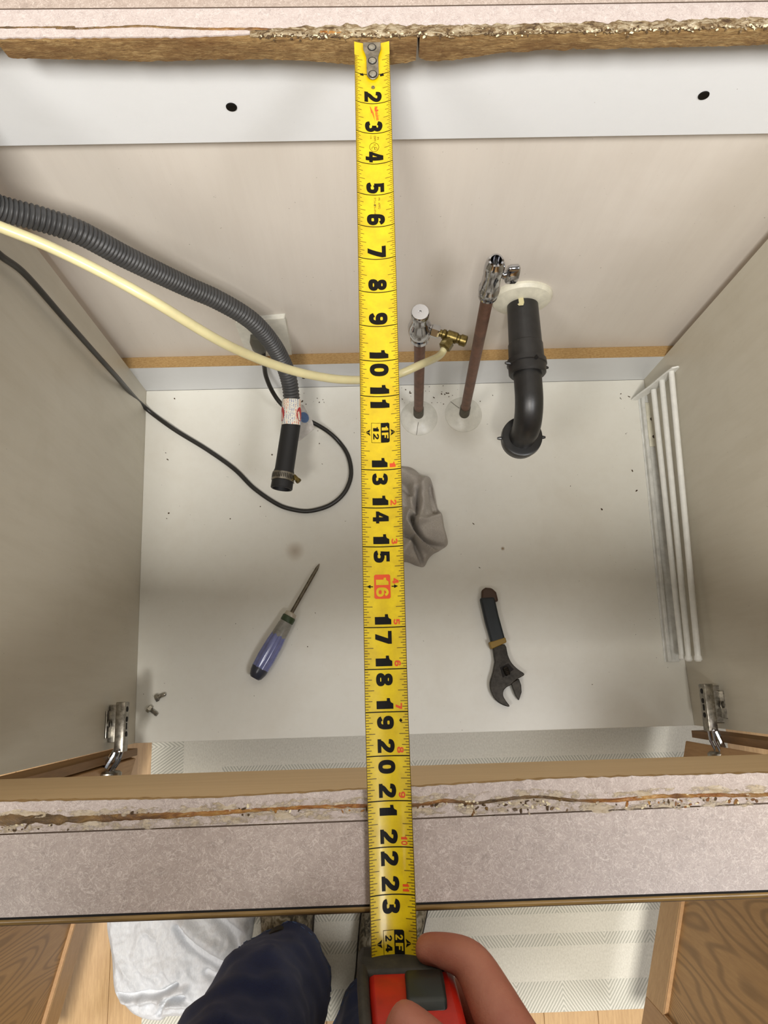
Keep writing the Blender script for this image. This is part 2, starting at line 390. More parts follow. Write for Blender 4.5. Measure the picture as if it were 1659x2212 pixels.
obj('front_rail', B().box((XL0 - 0.4, -21.75, 27.3), (XR0 + 0.4, -21.12, 34.84)), M_apron, cab, smooth=None, bev=0.04)
obj('face_frame_stile', B().box((-16.9, -22.2, 4.7), (-15.38, -21.76, 34.8)), M_frame, cab, smooth=None, bev=0.03)
obj('face_frame_stile', B().box((19.78, -22.2, 4.7), (21.2, -21.76, 34.8)), M_frame, cab, smooth=None, bev=0.03)
obj('toe_kick', B().box((-15.4, -18.6, 0.0), (19.2, -18.0, ZF - 0.7)), M_toe, cab, smooth=None)
def screw(px, py):
    c = at(px, py, y=YC); b = B()
    b.lathe(c + Vector((0, 0.02, 0)), (0, -1, 0), [(0, 0.17), (0.04, 0.2), (0.07, 0.19), (0.05, 0.12), (0.04, 0.03)], 18)
    obj('screw', b, M_ink, cab)
screw(500, 230); screw(1520, 205)
# small debris holes in the rails
def door(hx, hy, fx, fy, width, railh, side, z0, z1):
    """inner face from hinge (hx,hy) to free end direction (fx,fy)"""
    d = Vector((fx - hx, fy - hy, 0)).normalized(); n = Vector((side, 0, 0)); n = (n - d * n.dot(d)).normalized()   # n: away from camera side
    dr = None
    def P(s, z, t): return Vector((hx, hy, z)) + d * s + n * t - Vector((0, 0, 0))
    def slab(s0, s1, za, zb, t0, t1, bev=0.0):
        b = B(); V = [b.bm.verts.new(P(s, z, t)) for s in (s0, s1) for z in (za, zb) for t in (t0, t1)]
        for f in ((0, 1, 3, 2), (4, 6, 7, 5), (0, 4, 5, 1), (2, 3, 7, 6), (0, 2, 6, 4), (1, 5, 7, 3)): b.bm.faces.new([V[k] for k in f])
        if bev: bmesh.ops.bevel(b.bm, geom=list(b.bm.edges), offset=bev, segments=2, affect='EDGES', profile=0.5)
        return b
    sw = 2.3
    panel = obj('door', slab(sw - 0.3, width - sw + 0.3, z0 + railh - 0.3, z1 - railh + 0.3, 0.22, 0.5, 0.02), M_oakdoor, cab, smooth=None)
    for s0, s1 in ((0, sw), (width - sw, width)):
        o = obj('door_stile', slab(s0, s1, z0, z1, 0, 0.75, 0.05), M_oakstile, panel, smooth=None)
    for a, c in ((z0, z0 + railh), (z1 - railh, z1)):
        obj('door_rail', slab(sw, width - sw, a, c, 0.0, 0.74, 0.05), M_oakrail, panel, smooth=None)
    m = 0.09
    fr = slab(sw, sw + m, z0 + railh, z1 - railh, 0.02, 0.3)
    for a in ((width - sw - m, width - sw, z0 + railh, z1 - railh), (sw, width - sw, z0 + railh, z0 + railh + m), (sw, width - sw, z1 - railh - m, z1 - railh)):
        q = slab(*a, 0.02, 0.3); tmp = bpy.data.meshes.new('t'); q.bm.to_mesh(tmp); fr.bm.from_mesh(tmp); q.bm.free(); bpy.data.meshes.remove(tmp)
    obj('panel_molding', fr, M_oakstile, panel, smooth=None)
a = at(1477, 1626, z=5); b_ = at(1385, 2212, z=5); dd = (b_ - a).normalized(); h = a + dd * ((-22.35 - a.y) / dd.y)
ce = at(1420, 2190, z=7.9); door(h.x, h.y, b_.x, b_.y, (ce - h).dot(dd) + 2.35, 2.75, 1, 5.0, 27.0)
a = at(285, 1668, z=5); b_ = at(125, 2212, z=5); dd = (b_ - a).normalized(); h = a + dd * ((-22.35 - a.y) / dd.y)
door(h.x, h.y, b_.x, b_.y, 17.4, 2.4, -1, 5.0, 27.0)

def hinge(side, arm_far, arm_near, plate, link_end, z):
    """concealed hinge; side +1: fixed to the left panel"""
    h = obj('hinge', (lambda b: b)(B().box((arm_far[0] - 0.26, arm_near[1], z - 0.42), (arm_far[0] + 0.26, arm_far[1], z + 0.40), 0.05)), M_nickel, cab)
    x0, y0, z0 = plate
    b = B().box((x0, y0 - 0.75, z0 - 0.85), (x0 + side * 0.09, y0 + 0.75, z0 + 0.85), 0.03)
    b.box((x0, y0 - 1.0, z0 - 0.3), (x0 + side * 0.5, y0 + 1.05, z0 + 0.3), 0.04)
    obj('hinge_plate', b, M_nickel, h)
    b = B(); b.lathe(Vector((x0 + side * 0.08, y0, z0 + 0.58)), (side, 0, 0), [(0, 0.2), (0.07, 0.2), (0.12, 0.13), (0.12, 0.05), (0.06, 0.04)], 14)
    b.lathe(Vector((x0 + side * 0.08, y0, z0 - 0.58)), (side, 0, 0), [(0, 0.2), (0.07, 0.2), (0.12, 0.13)], 14)
    obj('hinge_screw', b, M_zinc, h)
    xt = arm_far[0]; fs = side * 0.262
    b = B()
    for yy in (arm_far[1] - 0.95, arm_far[1] - 1.75, arm_far[1] - 0.4):
        b.lathe(Vector((xt + fs, yy, z)), (side, 0, 0), [(0, 0.15), (0.03, 0.15), (0.04, 0.08)], 12)
    b.box((xt + side * 0.25, arm_far[1] - 1.5, z - 0.1), (xt + side * 0.275, arm_far[1] - 1.15, z + 0.1))
    obj('adjusting_screws', b, M_hole, h)
    e = Vector(link_end); s = Vector((arm_far[0], arm_near[1] + 0.1, z))
    b = B()
    for dz in (-0.3, 0.3):
        b.tube([s + Vector((0, 0, dz)), s.lerp(e, 0.5) + Vector((side * 0.12, 0, dz)), e + Vector((0, 0, dz))], 0.09, 8)
    b.tube([s + Vector((-side * 0.2, 0.1, 0.0)), e + Vector((-side * 0.3, 0.25, 0.0))], 0.16, 8)
    b.lathe(s + Vector((0, 0, 0.36)), (0, 0, 1), [(0, 0.13), (0.08, 0.13), (0.1, 0.06)], 12)
    obj('hinge_link', b, M_chrome, h)
    b = B().lathe(e + Vector((-side * 0.1, -0.05, -0.1)), (0, -1, 0), [(-0.1, 0.55), (0.0, 0.68), (0.35, 0.66)], 18); obj('hinge_cup', b, M_nickel, h)
hinge(1, (-14.62, -18.85), (-14.62, -21.55), (-15.4, -20.05, 10.0), (-15.1, -22.6, 10.5), 10.4)
hinge(-1, (18.95, -18.85), (18.95, -21.5), (19.78, -20.05, 9.3), (19.25, -22.7, 9.6), 9.6)

# ---------------------------------------------------------------- countertop with the sink hole
ct = thing('countertop', 'pinkish grey laminate countertop with a cut-out and crumbling stained edges', 'countertop', (2, -10, 34.9))
ZT = 36.0; CX0, CX1 = -13.6, 18.2
def jag(x, s, amp, freq=3.0): return amp * (noise.noise(Vector((x * freq, s, 0))) + 0.6 * noise.noise(Vector((x * freq * 3.1, s + 9, 0))))
bcx = [-11, -5.5, 0.4, 5.5, 12]; bcy = [0.45, 0.40, 0.33, 0.44, 0.50]
bk = [at(px, py, y=0.36) for px, py in ((-60, 104), (2, 104), (14, 124), (28, 129), (100, 130), (250, 131), (330, 134), (470, 128), (600, 127), (700, 131), (762, 137), (800, 140), (850, 135), (900, 128), (903, 120), (907, 124), (922, 128), (945, 131), (1000, 126), (1060, 117), (1150, 111), (1300, 109), (1500, 106), (1659, 103), (1750, 102))]
def zbot(x): return interp(x, [p.x for p in bk], [p.z for p in bk])
def strip_back(x0, x1, name):
    b = B(); rings = []; n = max(8, int((x1 - x0) / 0.06)); rows = 9
    for i in range(n + 1):
        x = lerp(x0, x1, i / n); yc = interp(x, bcx, bcy) + jag(x, 1, 0.035); zb = zbot(x) + jag(x, 5, 0.02)
        r = [(x, 3.3, ZT - 0.06), (x, yc + 0.05, ZT - 0.06)]
        for k in range(rows):
            t = k / (rows - 1); bulge = 0.04 * math.sin(t * math.pi) + 0.05 * noise.noise(Vector((x * 1.6, t * 3, 3))) + 0.025 * noise.noise(Vector((x * 7, t * 12, 8)))
            r.append((x, yc - bulge * 0.8 - (0.04 * t), lerp(ZT - 0.08, zb, t)))
        r.append((x, 3.3, zb)); rings.append(r)
    b.loft(rings); obj(name, b, M_partw, ct, smooth=60)
strip_back(-34, 1.36, 'back_board_core'); strip_back(1.44, 38, 'back_board_core')
# rotten fringe: rough ribbon on top near the cut
def ribbon(pts, w, hgt, mat, name, seedv, z=ZT, step=0.05, rows=7, flat=False, parent=None, kind=None, jfreq=2.2):
    P = resample(spline(pts, 6), step); b = B(); rings = []
    for i, p in enumerate(P):
        ww = (w(p.x) if callable(w) else w) * (1 + 0.5 * noise.noise(Vector((p.x * jfreq, seedv, 0))) + 0.35 * noise.noise(Vector((p.x * 6, seedv + 4, 0))))
        hh = hgt(p.x) if callable(hgt) else hgt; r = []
        off = 0.25 * ww * noise.noise(Vector((p.x * 2.5, seedv + 7, 1)))
        for k in range(rows):
            t = k / (rows - 1) * 2 - 1
            e = 1 - t * t
            zz = z + 0.004 + hh * e * (0.55 + 0.9 * noise.noise(Vector((p.x * 5, t * 1.7, seedv))) + 0.4 * noise.noise(Vector((p.x * 16, t * 5, seedv))))
            if k in (0, rows - 1): zz = z - 0.004
            r.append((p.x, p.y + off + t * ww, max(zz, z - 0.004)))
        rings.append(r)
    b.loft(rings, caps=False, closed=False); return obj(name, b, mat, parent or ct, smooth=70, kind=kind)
# laminate sheets with ragged cut edges
def sheet(x0, x1, yfar, ycut, mat, name, amp=0.05, z=ZT, n=700, s=2):
    b = B(); A = []; D = []
    for i in range(n + 1):
        x = lerp(x0, x1, i / n); yc = (ycut(x) if callable(ycut) else ycut) + jag(x, s, amp, 4)
        yf = yfar(x) if callable(yfar) else yfar
        A.append((x, yf)); D.append((x, yc))
    rings = [[(A[i][0], A[i][1], z - 0.06), (A[i][0], A[i][1], z), (D[i][0], D[i][1], z), (D[i][0], D[i][1], z - 0.06)] for i in range(n + 1)]
    b.loft(rings); return obj(name, b, mat, ct, smooth=None)
bl_ = lambda x: interp(x, [-11, 0.4, 12.04], [1.50, 1.42, 1.44])
sheet(-34, 38, 3.3, lambda x: bl_(x) + 0.02, M_lam, 'back_laminate', 0.0, n=60)
sheet(-34, 38, lambda x: bl_(x) - 0.012, lambda x: interp(x, bcx, [0.50, 0.45, 0.62, 0.72, 0.70]), M_lamrim, 'back_laminate_band', 0.05, ZT - 0.012)
fcx = [-9.14, -4.34, -0.79, 0.51, 3.78, 8.83]; fcy = [-20.77, -20.84, -20.76, -20.74, -20.66, -20.69]
fc = lambda x: interp(x, fcx, fcy)
frl = lambda x: interp(x, [-9, 0, 9], [-21.47, -21.44, -21.36])
sheet(-34, 38, -23.22, lambda x: frl(x) - 0.015, M_lam, 'front_laminate', 0.0, n=60)
sheet(-34, 38, lambda x: frl(x) + 0.012, fc, M_lamrimf, 'front_laminate_band', 0.03, ZT - 0.01)
b = B(); rings = []
for i in range(601):
    x = lerp(-34, 38, i / 600); y = fc(x) - 0.02 + jag(x, 2, 0.03, 4) - 0.012; rings.append([(x, -23.2, 34.9), (x, -23.2, ZT - 0.07), (x, y, ZT - 0.07), (x, y - 0.03, 35.4), (x, y - 0.06, 34.9)])
b.loft(rings); obj('front_board_core', b, M_part, ct, smooth=50)
for x0, x1 in ((-34, CX0), (CX1, 38)):
    obj('side_board', B().box((x0, -20.9, 34.9), (x1, 0.6, ZT - 0.02)), M_lam, ct, smooth=None)
nb = B(); pr = [(-23.265, 35.93), (-23.28, 35.965), (-23.30, 35.98), (-23.35, 35.98), (-23.40, 35.93), (-23.42, 35.7), (-23.42, 34.7), (-23.265, 34.7)]
nb.prism(pr, lambda a, b, d: (d, a, b), -34, 38); obj('wood_nosing', nb, M_nosing, ct, smooth=50)
obj('nosing_gap', B().box((-34, -23.30, 35.5), (38, -23.215, 35.962)), M_hole, ct, smooth=None)
obj('nosing_shade_strip', B().box((-34, -23.45, 34.8), (38, -23.40, 35.80)), M_toe, ct, smooth=None)  # dark strip added to paint the shade along the nosing's lower edge
# residues
gp = [at(px, py, z=ZT) for px, py in ((0, 1772), (150, 1770), (350, 1762), (450, 1757), (640, 1745), (780, 1741), (900, 1739), (960, 1730), (1030, 1735), (1110, 1724), (1175, 1722), (1240, 1729), (1330, 1729), (1400, 1722), (1450, 1720), (1560, 1717), (1659, 1716))]
gp = [Vector((-34, -21.2, ZT)), Vector((-16, -21.25, ZT))] + gp + [Vector((16, -21.05, ZT)), Vector((38, -21.1, ZT))]
ribbon(gp, lambda x: interp(x, [-9, -7, -3, 0, 3, 7], [0.13, 0.09, 0.045, 0.05, 0.04, 0.05]), 0.04, M_caulk, 'caulk_line', 1, ZT - 0.01)
pp = [p + Vector((0, 0.05, 0)) for p in gp]; ribbon(pp, 0.16, 0.012, M_caulkw, 'pale_caulk_smear', 5, ZT - 0.011)
gq = [p + Vector((0, -0.17, 0)) for p in gp]; ribbon(gq, lambda x: 0.10, 0.03, M_caulkw, 'old_caulk_crust', 9, ZT - 0.010)
bp = [at(px, py, z=ZT) for px, py in ((0, 59), (120, 60), (175, 61), (300, 56), (390, 60), (470, 62), (560, 62), (640, 66), (760, 70))]
ribbon([Vector((-34, 0.95, ZT))] + bp, lambda x: interp(x, [-9, -2, 0], [0.035, 0.06, 0.12]), 0.03, M_caulk, 'back_caulk_line', 12, ZT - 0.012)
rp = [at(px, py, z=ZT) for px, py in ((540, 72), (640, 66), (760, 66), (850, 64), (950, 64), (1100, 62), (1250, 58), (1400, 54), (1550, 50), (1659, 46))] + [Vector((38, 0.8, ZT))]
ribbon(rp, lambda x: interp(x, [-4, -1, 2, 10], [0.08, 0.22, 0.2, 0.17]), lambda x: 0.045, M_rot, 'rotten_rim_crust', 21, ZT - 0.012, 0.035, 9)
def bits(n, gen, name, mats, parent, r=(0.02, 0.06), z=0):
    b = B()
    for _ in range(n):
        c = gen(); rr = random.uniform(*r); q = bmesh.ops.create_icosphere(b.bm, subdivisions=1, radius=rr)
        a = random.random() * 6.28; s = (random.uniform(0.6, 1.8), random.uniform(0.5, 1.0), random.uniform(0.25, 0.6)); R = Matrix.Rotation(a, 3, 'Z')
        mi = random.randrange(len(mats))
        for v in q['verts']: v.co = R @ Vector((v.co.x * s[0], v.co.y * s[1], v.co.z * s[2])) * random.uniform(0.75, 1.25) + c
        for f in {f for v in q['verts'] for f in v.link_faces}: f.material_index = mi
    return obj(name, b, mats, parent, kind='stuff', smooth=30)
def g_back():
    px = random.uniform(560, 1659); return at(px, interp(px, [560, 900, 1250, 1659], [78, 76, 66, 58]) + random.gauss(0, 4), z=ZT - 0.0)
bits(420, g_back, 'rotten_crumbs', [M_chip, M_dark, M_dark, M_rot], ct, (0.02, 0.055))
def g_front():
    cpx = random.choice([(980, 1740, 45), (1170, 1738, 28), (1455, 1733, 30), (1540, 1733, 60), (60, 1785, 80), (1100, 1745, 60), (640, 1752, 150), (1360, 1738, 60)])
    return at(random.gauss(cpx[0], cpx[2]), cpx[1] + random.gauss(0, 6), z=ZT)
bits(220, g_front, 'caulk_crumbs', [M_chip, M_dark, M_caulk, M_caulkw], ct, (0.015, 0.05))
b = B()
for p, q, yy in ((-34, 38, 0),): pass
for i in range(240):   # dark broken line where the sink rim ended
    x = -34 + i * 0.3
    if noise.noise(Vector((x * 0.8, 3, 0))) > -0.25: b.box((x, frl(x) - 0.016, ZT - 0.03), (x + 0.3, frl(x) + 0.014, ZT + 0.002))
    b.box((x, bl_(x) - 0.014, ZT - 0.03), (x + 0.3, bl_(x) + 0.014, ZT + 0.002))
obj('rim_line', b, M_line, ct, smooth=None, kind='stuff')

# ---------------------------------------------------------------- tape measure
tm = thing('tape_measure', 'yellow steel tape measure stretched across the opening, red and black case in hand', 'tape measure', (0, -24.5, 35.6))
HW = 0.515
def bx(s): return interp(s, [0, 8, 14, 19, 24.8], [0.0, -0.05, -0.11, -0.145, -0.13])
def BL(s, u, h=0.0):
    sag = interp(s, [0, 3, 16, 24.5], [0.10, 0.16, 0.10, 0.17])
    lift = interp(s, [0, 1.5], [-0.02, 0.03])
    return Vector((bx(s) + u, -s - 0.02, ZT + lift + sag * (u / HW) ** 2 + h))
b = B(); rows = []
for i in range(130):
    s = -0.12 + 24.57 * i / 129; hw = HW if s > 0.5 else HW
    rows.append([BL(s, lerp(-hw, hw, k / 12), 0.0) for k in range(13)] + [BL(s, lerp(hw, -hw, k / 12), -0.012) for k in range(13)])
b.loft(rows); obj('blade', b, M_yel, tm, smooth=50)
_tc = {}
def font_glyph(ch, bold):
    cu = bpy.data.curves.new('t', 'FONT'); cu.body = ch; cu.size = 1; cu.offset = bold; cu.resolution_u = 4
    o = bpy.data.objects.new('t', cu); C.objects.link(o); bpy.context.view_layer.update()
    me = o.evaluated_get(bpy.context.evaluated_depsgraph_get()).to_mesh()
    V = [(v.co.x, v.co.y) for v in me.vertices]; fs = [tuple(p.vertices) for p in me.polygons]
    bpy.data.objects.remove(o); bpy.data.curves.remove(cu); return V, fs
def strokes(ch, t):
    """heavy numerals drawn as broad strokes"""
    V, Fs = [], []
    def rib(pts, closed=False, w=t, n=5, smooth=True):
        P = [Vector((x, y, 0)) for x, y in pts]
        if smooth:
            P = spline(P + ([P[0]] if closed else []), n)
            if closed: P = P[:-1]
        m = len(P); base = len(V)
        for i, p in enumerate(P):
            a = P[i - 1] if (i or closed) else p; c = P[(i + 1) % m] if (i < m - 1 or closed) else p
            d = (c - a).normalized(); q = Vector((-d.y, d.x, 0)) * (w / 2); V.append(((p + q).x, (p + q).y)); V.append(((p - q).x, (p - q).y))
        for i in range(m if closed else m - 1):
            k = (i + 1) % m; Fs.append((base + 2 * i, base + 2 * i + 1, base + 2 * k + 1, base + 2 * k))
    def pg(*pts):
        base = len(V); V.extend(pts); Fs.append(tuple(range(base, base + len(pts))))
    def ell(cx, cy, rx, ry, w=t): rib([(cx + rx * math.copysign(abs(math.cos(a)) ** 0.8, math.cos(a)), cy + ry * math.copysign(abs(math.sin(a)) ** 0.8, math.sin(a))) for a in [k * math.pi / 8 for k in range(16)]], True, w, 2)
    h = t / 2
    if ch == '0': ell(.35, .5, .35 - h, .5 - h)
    elif ch == '1': pg((.12, 0), (.58, 0), (.58, 1), (.28, 1), (.20, .86), (.12, .82)); pg((.12, .62), (.12, .82), (-.04, .80), (-.04, .62))
    elif ch == '2': rib([(h, .66), (.16, .82), (.36, 1 - h), (.56, .80), (.56, .64), (.44, .46), (.24, .28), (.16, .12)]); pg((0, 0), (.70, 0), (.70, .21), (0, .21))
    elif ch == '3': rib([(h, .72), (.18, .84), (.36, 1 - h), (.54, .80), (.54, .66), (.42, .54), (.28, .53)]); rib([(.28, .53), (.46, .50), (.57, .36), (.54, .18), (.36, h), (.17, .16), (h, .28)])
    elif ch == '4': pg((.36, 0), (.62, 0), (.62, 1), (.36, 1)); pg((0, .20), (.74, .20), (.74, .40), (0, .40)); pg((0, .34), (.22, .34), (.42, .80), (.42, 1), (.32, 1))
    elif ch == '5': pg((.08, .79), (.64, .79), (.64, 1), (.08, 1)); pg((.06, .44), (.28, .44), (.30, .84), (.08, .84)); rib([(.16, .50), (.36, .56), (.54, .48), (.57, .33), (.52, .17), (.35, h), (.18, .15), (h, .26)])
    elif ch in '69':
        b0 = len(V); ell(.35, .32, .35 - h, .32 - h); rib([(.57, .72), (.50, .84), (.36, 1 - h), (.2, .82), (h, .62), (h, .32)])
        if ch == '9':
            for k in range(b0, len(V)): V[k] = (.70 - V[k][0], 1 - V[k][1])
    elif ch == '7': pg((.02, .78), (.68, .78), (.68, 1), (.02, 1)); pg((.16, 0), (.44, 0), (.68, .80), (.40, .80))
    elif ch == '8': ell(.35, .73, .32 - h, .27 - h, t * .9); ell(.35, .28, .35 - h, .28 - h, t * .95)
    elif ch == 'F': pg((.05, 0), (.3, 0), (.3, 1), (.05, 1)); pg((.05, .8), (.68, .8), (.68, 1), (.05, 1)); pg((.05, .42), (.6, .42), (.6, .6), (.05, .6))
    return V, Fs
def glyph(ch, bold):
    if (ch, bold) in _tc: return _tc[(ch, bold)]
    V, fs = strokes(ch, 0.25 if bold >= 0.02 else 0.2) if ch in '0123456789F' and bold >= 0.01 else font_glyph(ch, bold)
    x0 = min(v[0] for v in V); x1 = max(v[0] for v in V); y0 = min(v[1] for v in V); y1 = max(v[1] for v in V)
    r = ([((x - x0) / (x1 - x0), (y - y0) / (y1 - y0)) for x, y in V], fs); _tc[(ch, bold)] = r; return r
def lay(b, V, Fs, h):
    """flat print shapes in (along, across) pressed onto the curved blade"""
    t = bmesh.new(); vv = [t.verts.new((x, y, 0)) for x, y in V]
    for f in Fs:
        try: t.faces.new([vv[k] for k in f])
        except ValueError: pass
    u0 = min(v[1] for v in V); u1 = max(v[1] for v in V); n = max(1, int((u1 - u0) / 0.07))
    for k in range(1, n + 1):
        uu = lerp(u0, u1, k / (n + 1)); bmesh.ops.bisect_plane(t, geom=list(t.verts) + list(t.edges) + list(t.faces), plane_co=(0, uu, 0), plane_no=(0, 1, 0))
    bmesh.ops.recalc_face_normals(t, faces=t.faces)
    for v in t.verts: v.co = BL(v.co.x, v.co.y, h)
    me = bpy.data.meshes.new('t'); t.to_mesh(me); b.bm.from_mesh(me); t.free(); bpy.data.meshes.remove(me)
def put(b, ch, s0, s1, u0, u1, bold=0.02, h=0.006):
    """glyph lies with its reading direction along s (s0..s1) and its top towards +u (u0 base, u1 top)"""
    V, Fs = glyph(ch, bold); lay(b, [(lerp(s0, s1, x), lerp(u0, u1, y)) for x, y in V], Fs, h)
def quad(b, s0, s1, u0, u1, h=0.005, n=1):
    for k in range(n):
        a, c = lerp(u0, u1, k / n), lerp(u0, u1, (k + 1) / n)
        b.bm.faces.new([b.bm.verts.new(BL(s, u, h)) for s, u in ((s0, a), (s1, a), (s1, c), (s0, c))])
def poly(b, pts, h=0.006): lay(b, pts, [tuple(range(len(pts)))], h)
def nofix(b): b.keep = True; return b
ink = nofix(B()); yel = nofix(B()); red = nofix(B()); tick = nofix(B()); rbox = nofix(B())
for n_ in range(2, 24):
    s = float(n_); st = str(n_); ink = nofix(B()); red = nofix(B())
    u0, u1 = (-0.25, 0.25) if n_ < 13 else (-0.235, 0.165)
    if n_ in (12, 16): continue
    if len(st) == 1: put(ink, st, s - 0.40, s - 0.05, u0, u1)
    elif st == '10': put(ink, '1', s - 0.31, s - 0.07, u0, u1); put(ink, '0', s + 0.07, s + 0.43, u0, u1)
    else:
        for ch, a, c in ((st[0], s - 0.32 - (0.06 if st[0] == '2' else 0), s - 0.07), (st[1], s + 0.09, s + (0.40 if st[1] != '1' else 0.32))):
            put(ink, ch, a, c, u0, u1)
    if n_ > 12:
        rr = str(n_ - 12)
        if len(rr) == 1: put(red, rr, s - 0.20, s - 0.06, 0.22, 0.37, 0.01)
        else: put(red, rr[0], s - 0.23, s - 0.16, 0.24, 0.38, 0.01); put(red, rr[1], s - 0.13, s - (0.04 if rr[1] == '0' else 0.06), 0.24, 0.38, 0.01)
        obj('red_numeral', red, M_redink, tm, smooth=None, label='small red numeral %s' % rr)
    obj('inch_numeral', ink, M_ink, tm, smooth=None, label='black inch numeral %s' % st)
ink = nofix(B()); red = nofix(B())
put(red, '4', 15.80, 15.94, 0.22, 0.37, 0.01); obj('red_numeral', red, M_redink, tm, smooth=None, label='small red numeral 4'); red = nofix(B())
for n_ in range(1, 25):
    if n_ in (12, 16, 24):
        for a in (-1, 1): quad(tick, n_ - 0.009, n_ + 0.009, a * 0.50, a * 0.40)
        continue
    quad(ink, n_ - 0.012, n_ + 0.012, -0.505, 0.505, n=12)
for k in range(6, 391):   # sixteenths both sides
    s = k / 16.0
    if k % 16 == 0 or s > 24.4: continue
    L = 0.22 if k % 8 == 0 else (0.17 if k % 4 == 0 else (0.125 if k % 2 == 0 else 0.08))
    for a in (-1, 1): quad(tick, s - 0.0075, s + 0.0075, a * 0.505, a * (0.505 - L), n=2)
    if s < 12 and k % 1 == 0:
        for a in (-1,): quad(tick, s + 1 / 32 - 0.005, s + 1 / 32 + 0.005, a * 0.505, a * 0.45)
for a in (-1, 1):
    for k in range(240): quad(tick, 0.35 + k * 0.1, 0.45 + k * 0.1, a * 0.512, a * 0.500)
for n_, t1, t2 in ((12, '12', '1F'), (24, '24', '2F')):
    s = float(n_)
    for q in ((s - 0.27, s + 0.27, -0.235, -0.225), (s - 0.27, s - 0.26, -0.235, 0), (s + 0.26, s + 0.27, -0.235, 0)): quad(ink, *q, n=2)
    poly(ink, [(s - 0.27, 0.01), (s + 0.27, 0.01), (s + 0.27, 0.20), (s + 0.24, 0.235), (s - 0.24, 0.235), (s - 0.27, 0.20)])
    put(ink, t1[0], s - 0.16, s - 0.04, -0.19, -0.04, 0.01); put(ink, t1[1], s + 0.02, s + 0.18, -0.19, -0.04, 0.01)
    put(yel, t2[0], s - 0.17, s - 0.06, 0.035, 0.205, 0.01, 0.011); put(yel, 'F', s + 0.0, s + 0.16, 0.035, 0.205, 0.01, 0.011)
    for a in (-1, 1):
        poly(ink, [(s - 0.005, a * 0.385), (s - 0.09, a * 0.26), (s - 0.005, a * 0.285)][::a]); poly(ink, [(s + 0.005, a * 0.385), (s + 0.005, a * 0.285), (s + 0.09, a * 0.26)][::a])
s = 16.0
rb = [(s - 0.27, -0.235), (s + 0.27, -0.235), (s + 0.30, -0.2), (s + 0.30, 0.13), (s + 0.27, 0.165), (s - 0.27, 0.165), (s - 0.30, 0.13), (s - 0.30, -0.2)]
poly(rbox, rb); put(yel, '1', s - 0.22, s - 0.04, -0.19, 0.12, 0.01, 0.011); put(yel, '6', s + 0.02, s + 0.25, -0.19, 0.12, 0.01, 0.011)
for a, o in ((-1, -0.235), (1, 0.165)):
    e = o + a * 0.03; poly(ink, [(s, e + a * 0.16), (s - 0.045, e + a * 0.06), (s + 0.045, e + a * 0.06)][::a]); quad(ink, s - 0.012, s + 0.012, e, e + a * 0.08)
poly(ink, [(19.2 - 0.05, 0.33), (19.2, 0.29), (19.2 + 0.05, 0.33), (19.2, 0.37)][::-1])
# small red mark, maker's script, and approval text
poly(red, [(2.08, -0.10), (2.13, -0.07), (2.52, 0.02), (2.30, -0.045), (2.34, -0.06)]); poly(red, [(2.16, -0.055), (2.62, 0.045), (2.30, 0.0)])
w = 'Milwaukee'
for k, ch in enumerate(w): put(red, ch, 2.10 + k * 0.052, 2.155 + k * 0.052, 0.03 + 0.012 * k * 0.5, (0.13 if ch in 'Mlk' else 0.10) + 0.006 * k, 0.012)
for txt, s0, u0, hh in (('25ft', 3.07, 0.0, 0.055), ('ft', 3.12, 0.09, 0.05), ('in', 3.08, -0.11, 0.05)):
    for k, ch in enumerate(txt): put(ink, ch, s0 + k * 0.05, s0 + k * 0.05 + (0.042 if ch != 'i' else 0.012), u0, u0 + hh * (0.75 if ch == 'n' else 1), 0.0)
for txt, s0, u0 in (('PR APPD', 5.09, 0.07), ('PTA-19-494', 5.09, -0.05)):
    for k, ch in enumerate(txt):
        if ch not in ' ': put(tick, ch, s0 + k * 0.052, s0 + k * 0.052 + 0.04, u0 + (0.02 if ch == '-' else 0), u0 + (0.03 if ch == '-' else 0.06), -0.005 if ch != '-' else 0)
cpt = [(3.45 + 0.15 * math.cos(t * 0.2618), 0.0 + 0.135 * math.sin(t * 0.2618)) for t in range(25)]
for k in range(24):
    (a1, c1), (a2, c2) = cpt[k], cpt[k + 1]; f_ = lambda a, c, q: (3.45 + (a - 3.45) * q, c * q)
    poly(ink, [(a1, c1), (a2, c2), f_(a2, c2, 0.92), f_(a1, c1, 0.92)])
for ch, a, c, u0, u1 in (('C', 3.43, 3.52, -0.07, 0.02), ('G', 3.45, 3.54, 0.0, 0.08), ('X', 3.34, 3.41, -0.02, 0.05)): put(ink, ch, a, c, u0, u1, -0.01)
put(ink, '1', 0.96, 1.06, -0.36, -0.26, 0.01); put(ink, '1', 0.98, 1.08, 0.22, 0.33, 0.01)
obj('inch_lines', ink, M_ink, tm, smooth=None, kind='stuff')
obj('foot_mark_digits', yel, M_yel, tm, smooth=None, kind='stuff', label='yellow digits inside the foot and sixteen marks')
obj('maker_mark', red, M_redink, tm, smooth=None, kind='stuff', label='small red lightning mark and script'); obj('sixteen_box', rbox, M_redink, tm, smooth=None, label='red box behind the number sixteen')
obj('scale_ticks', tick, M_tick, tm, smooth=None, kind='stuff')
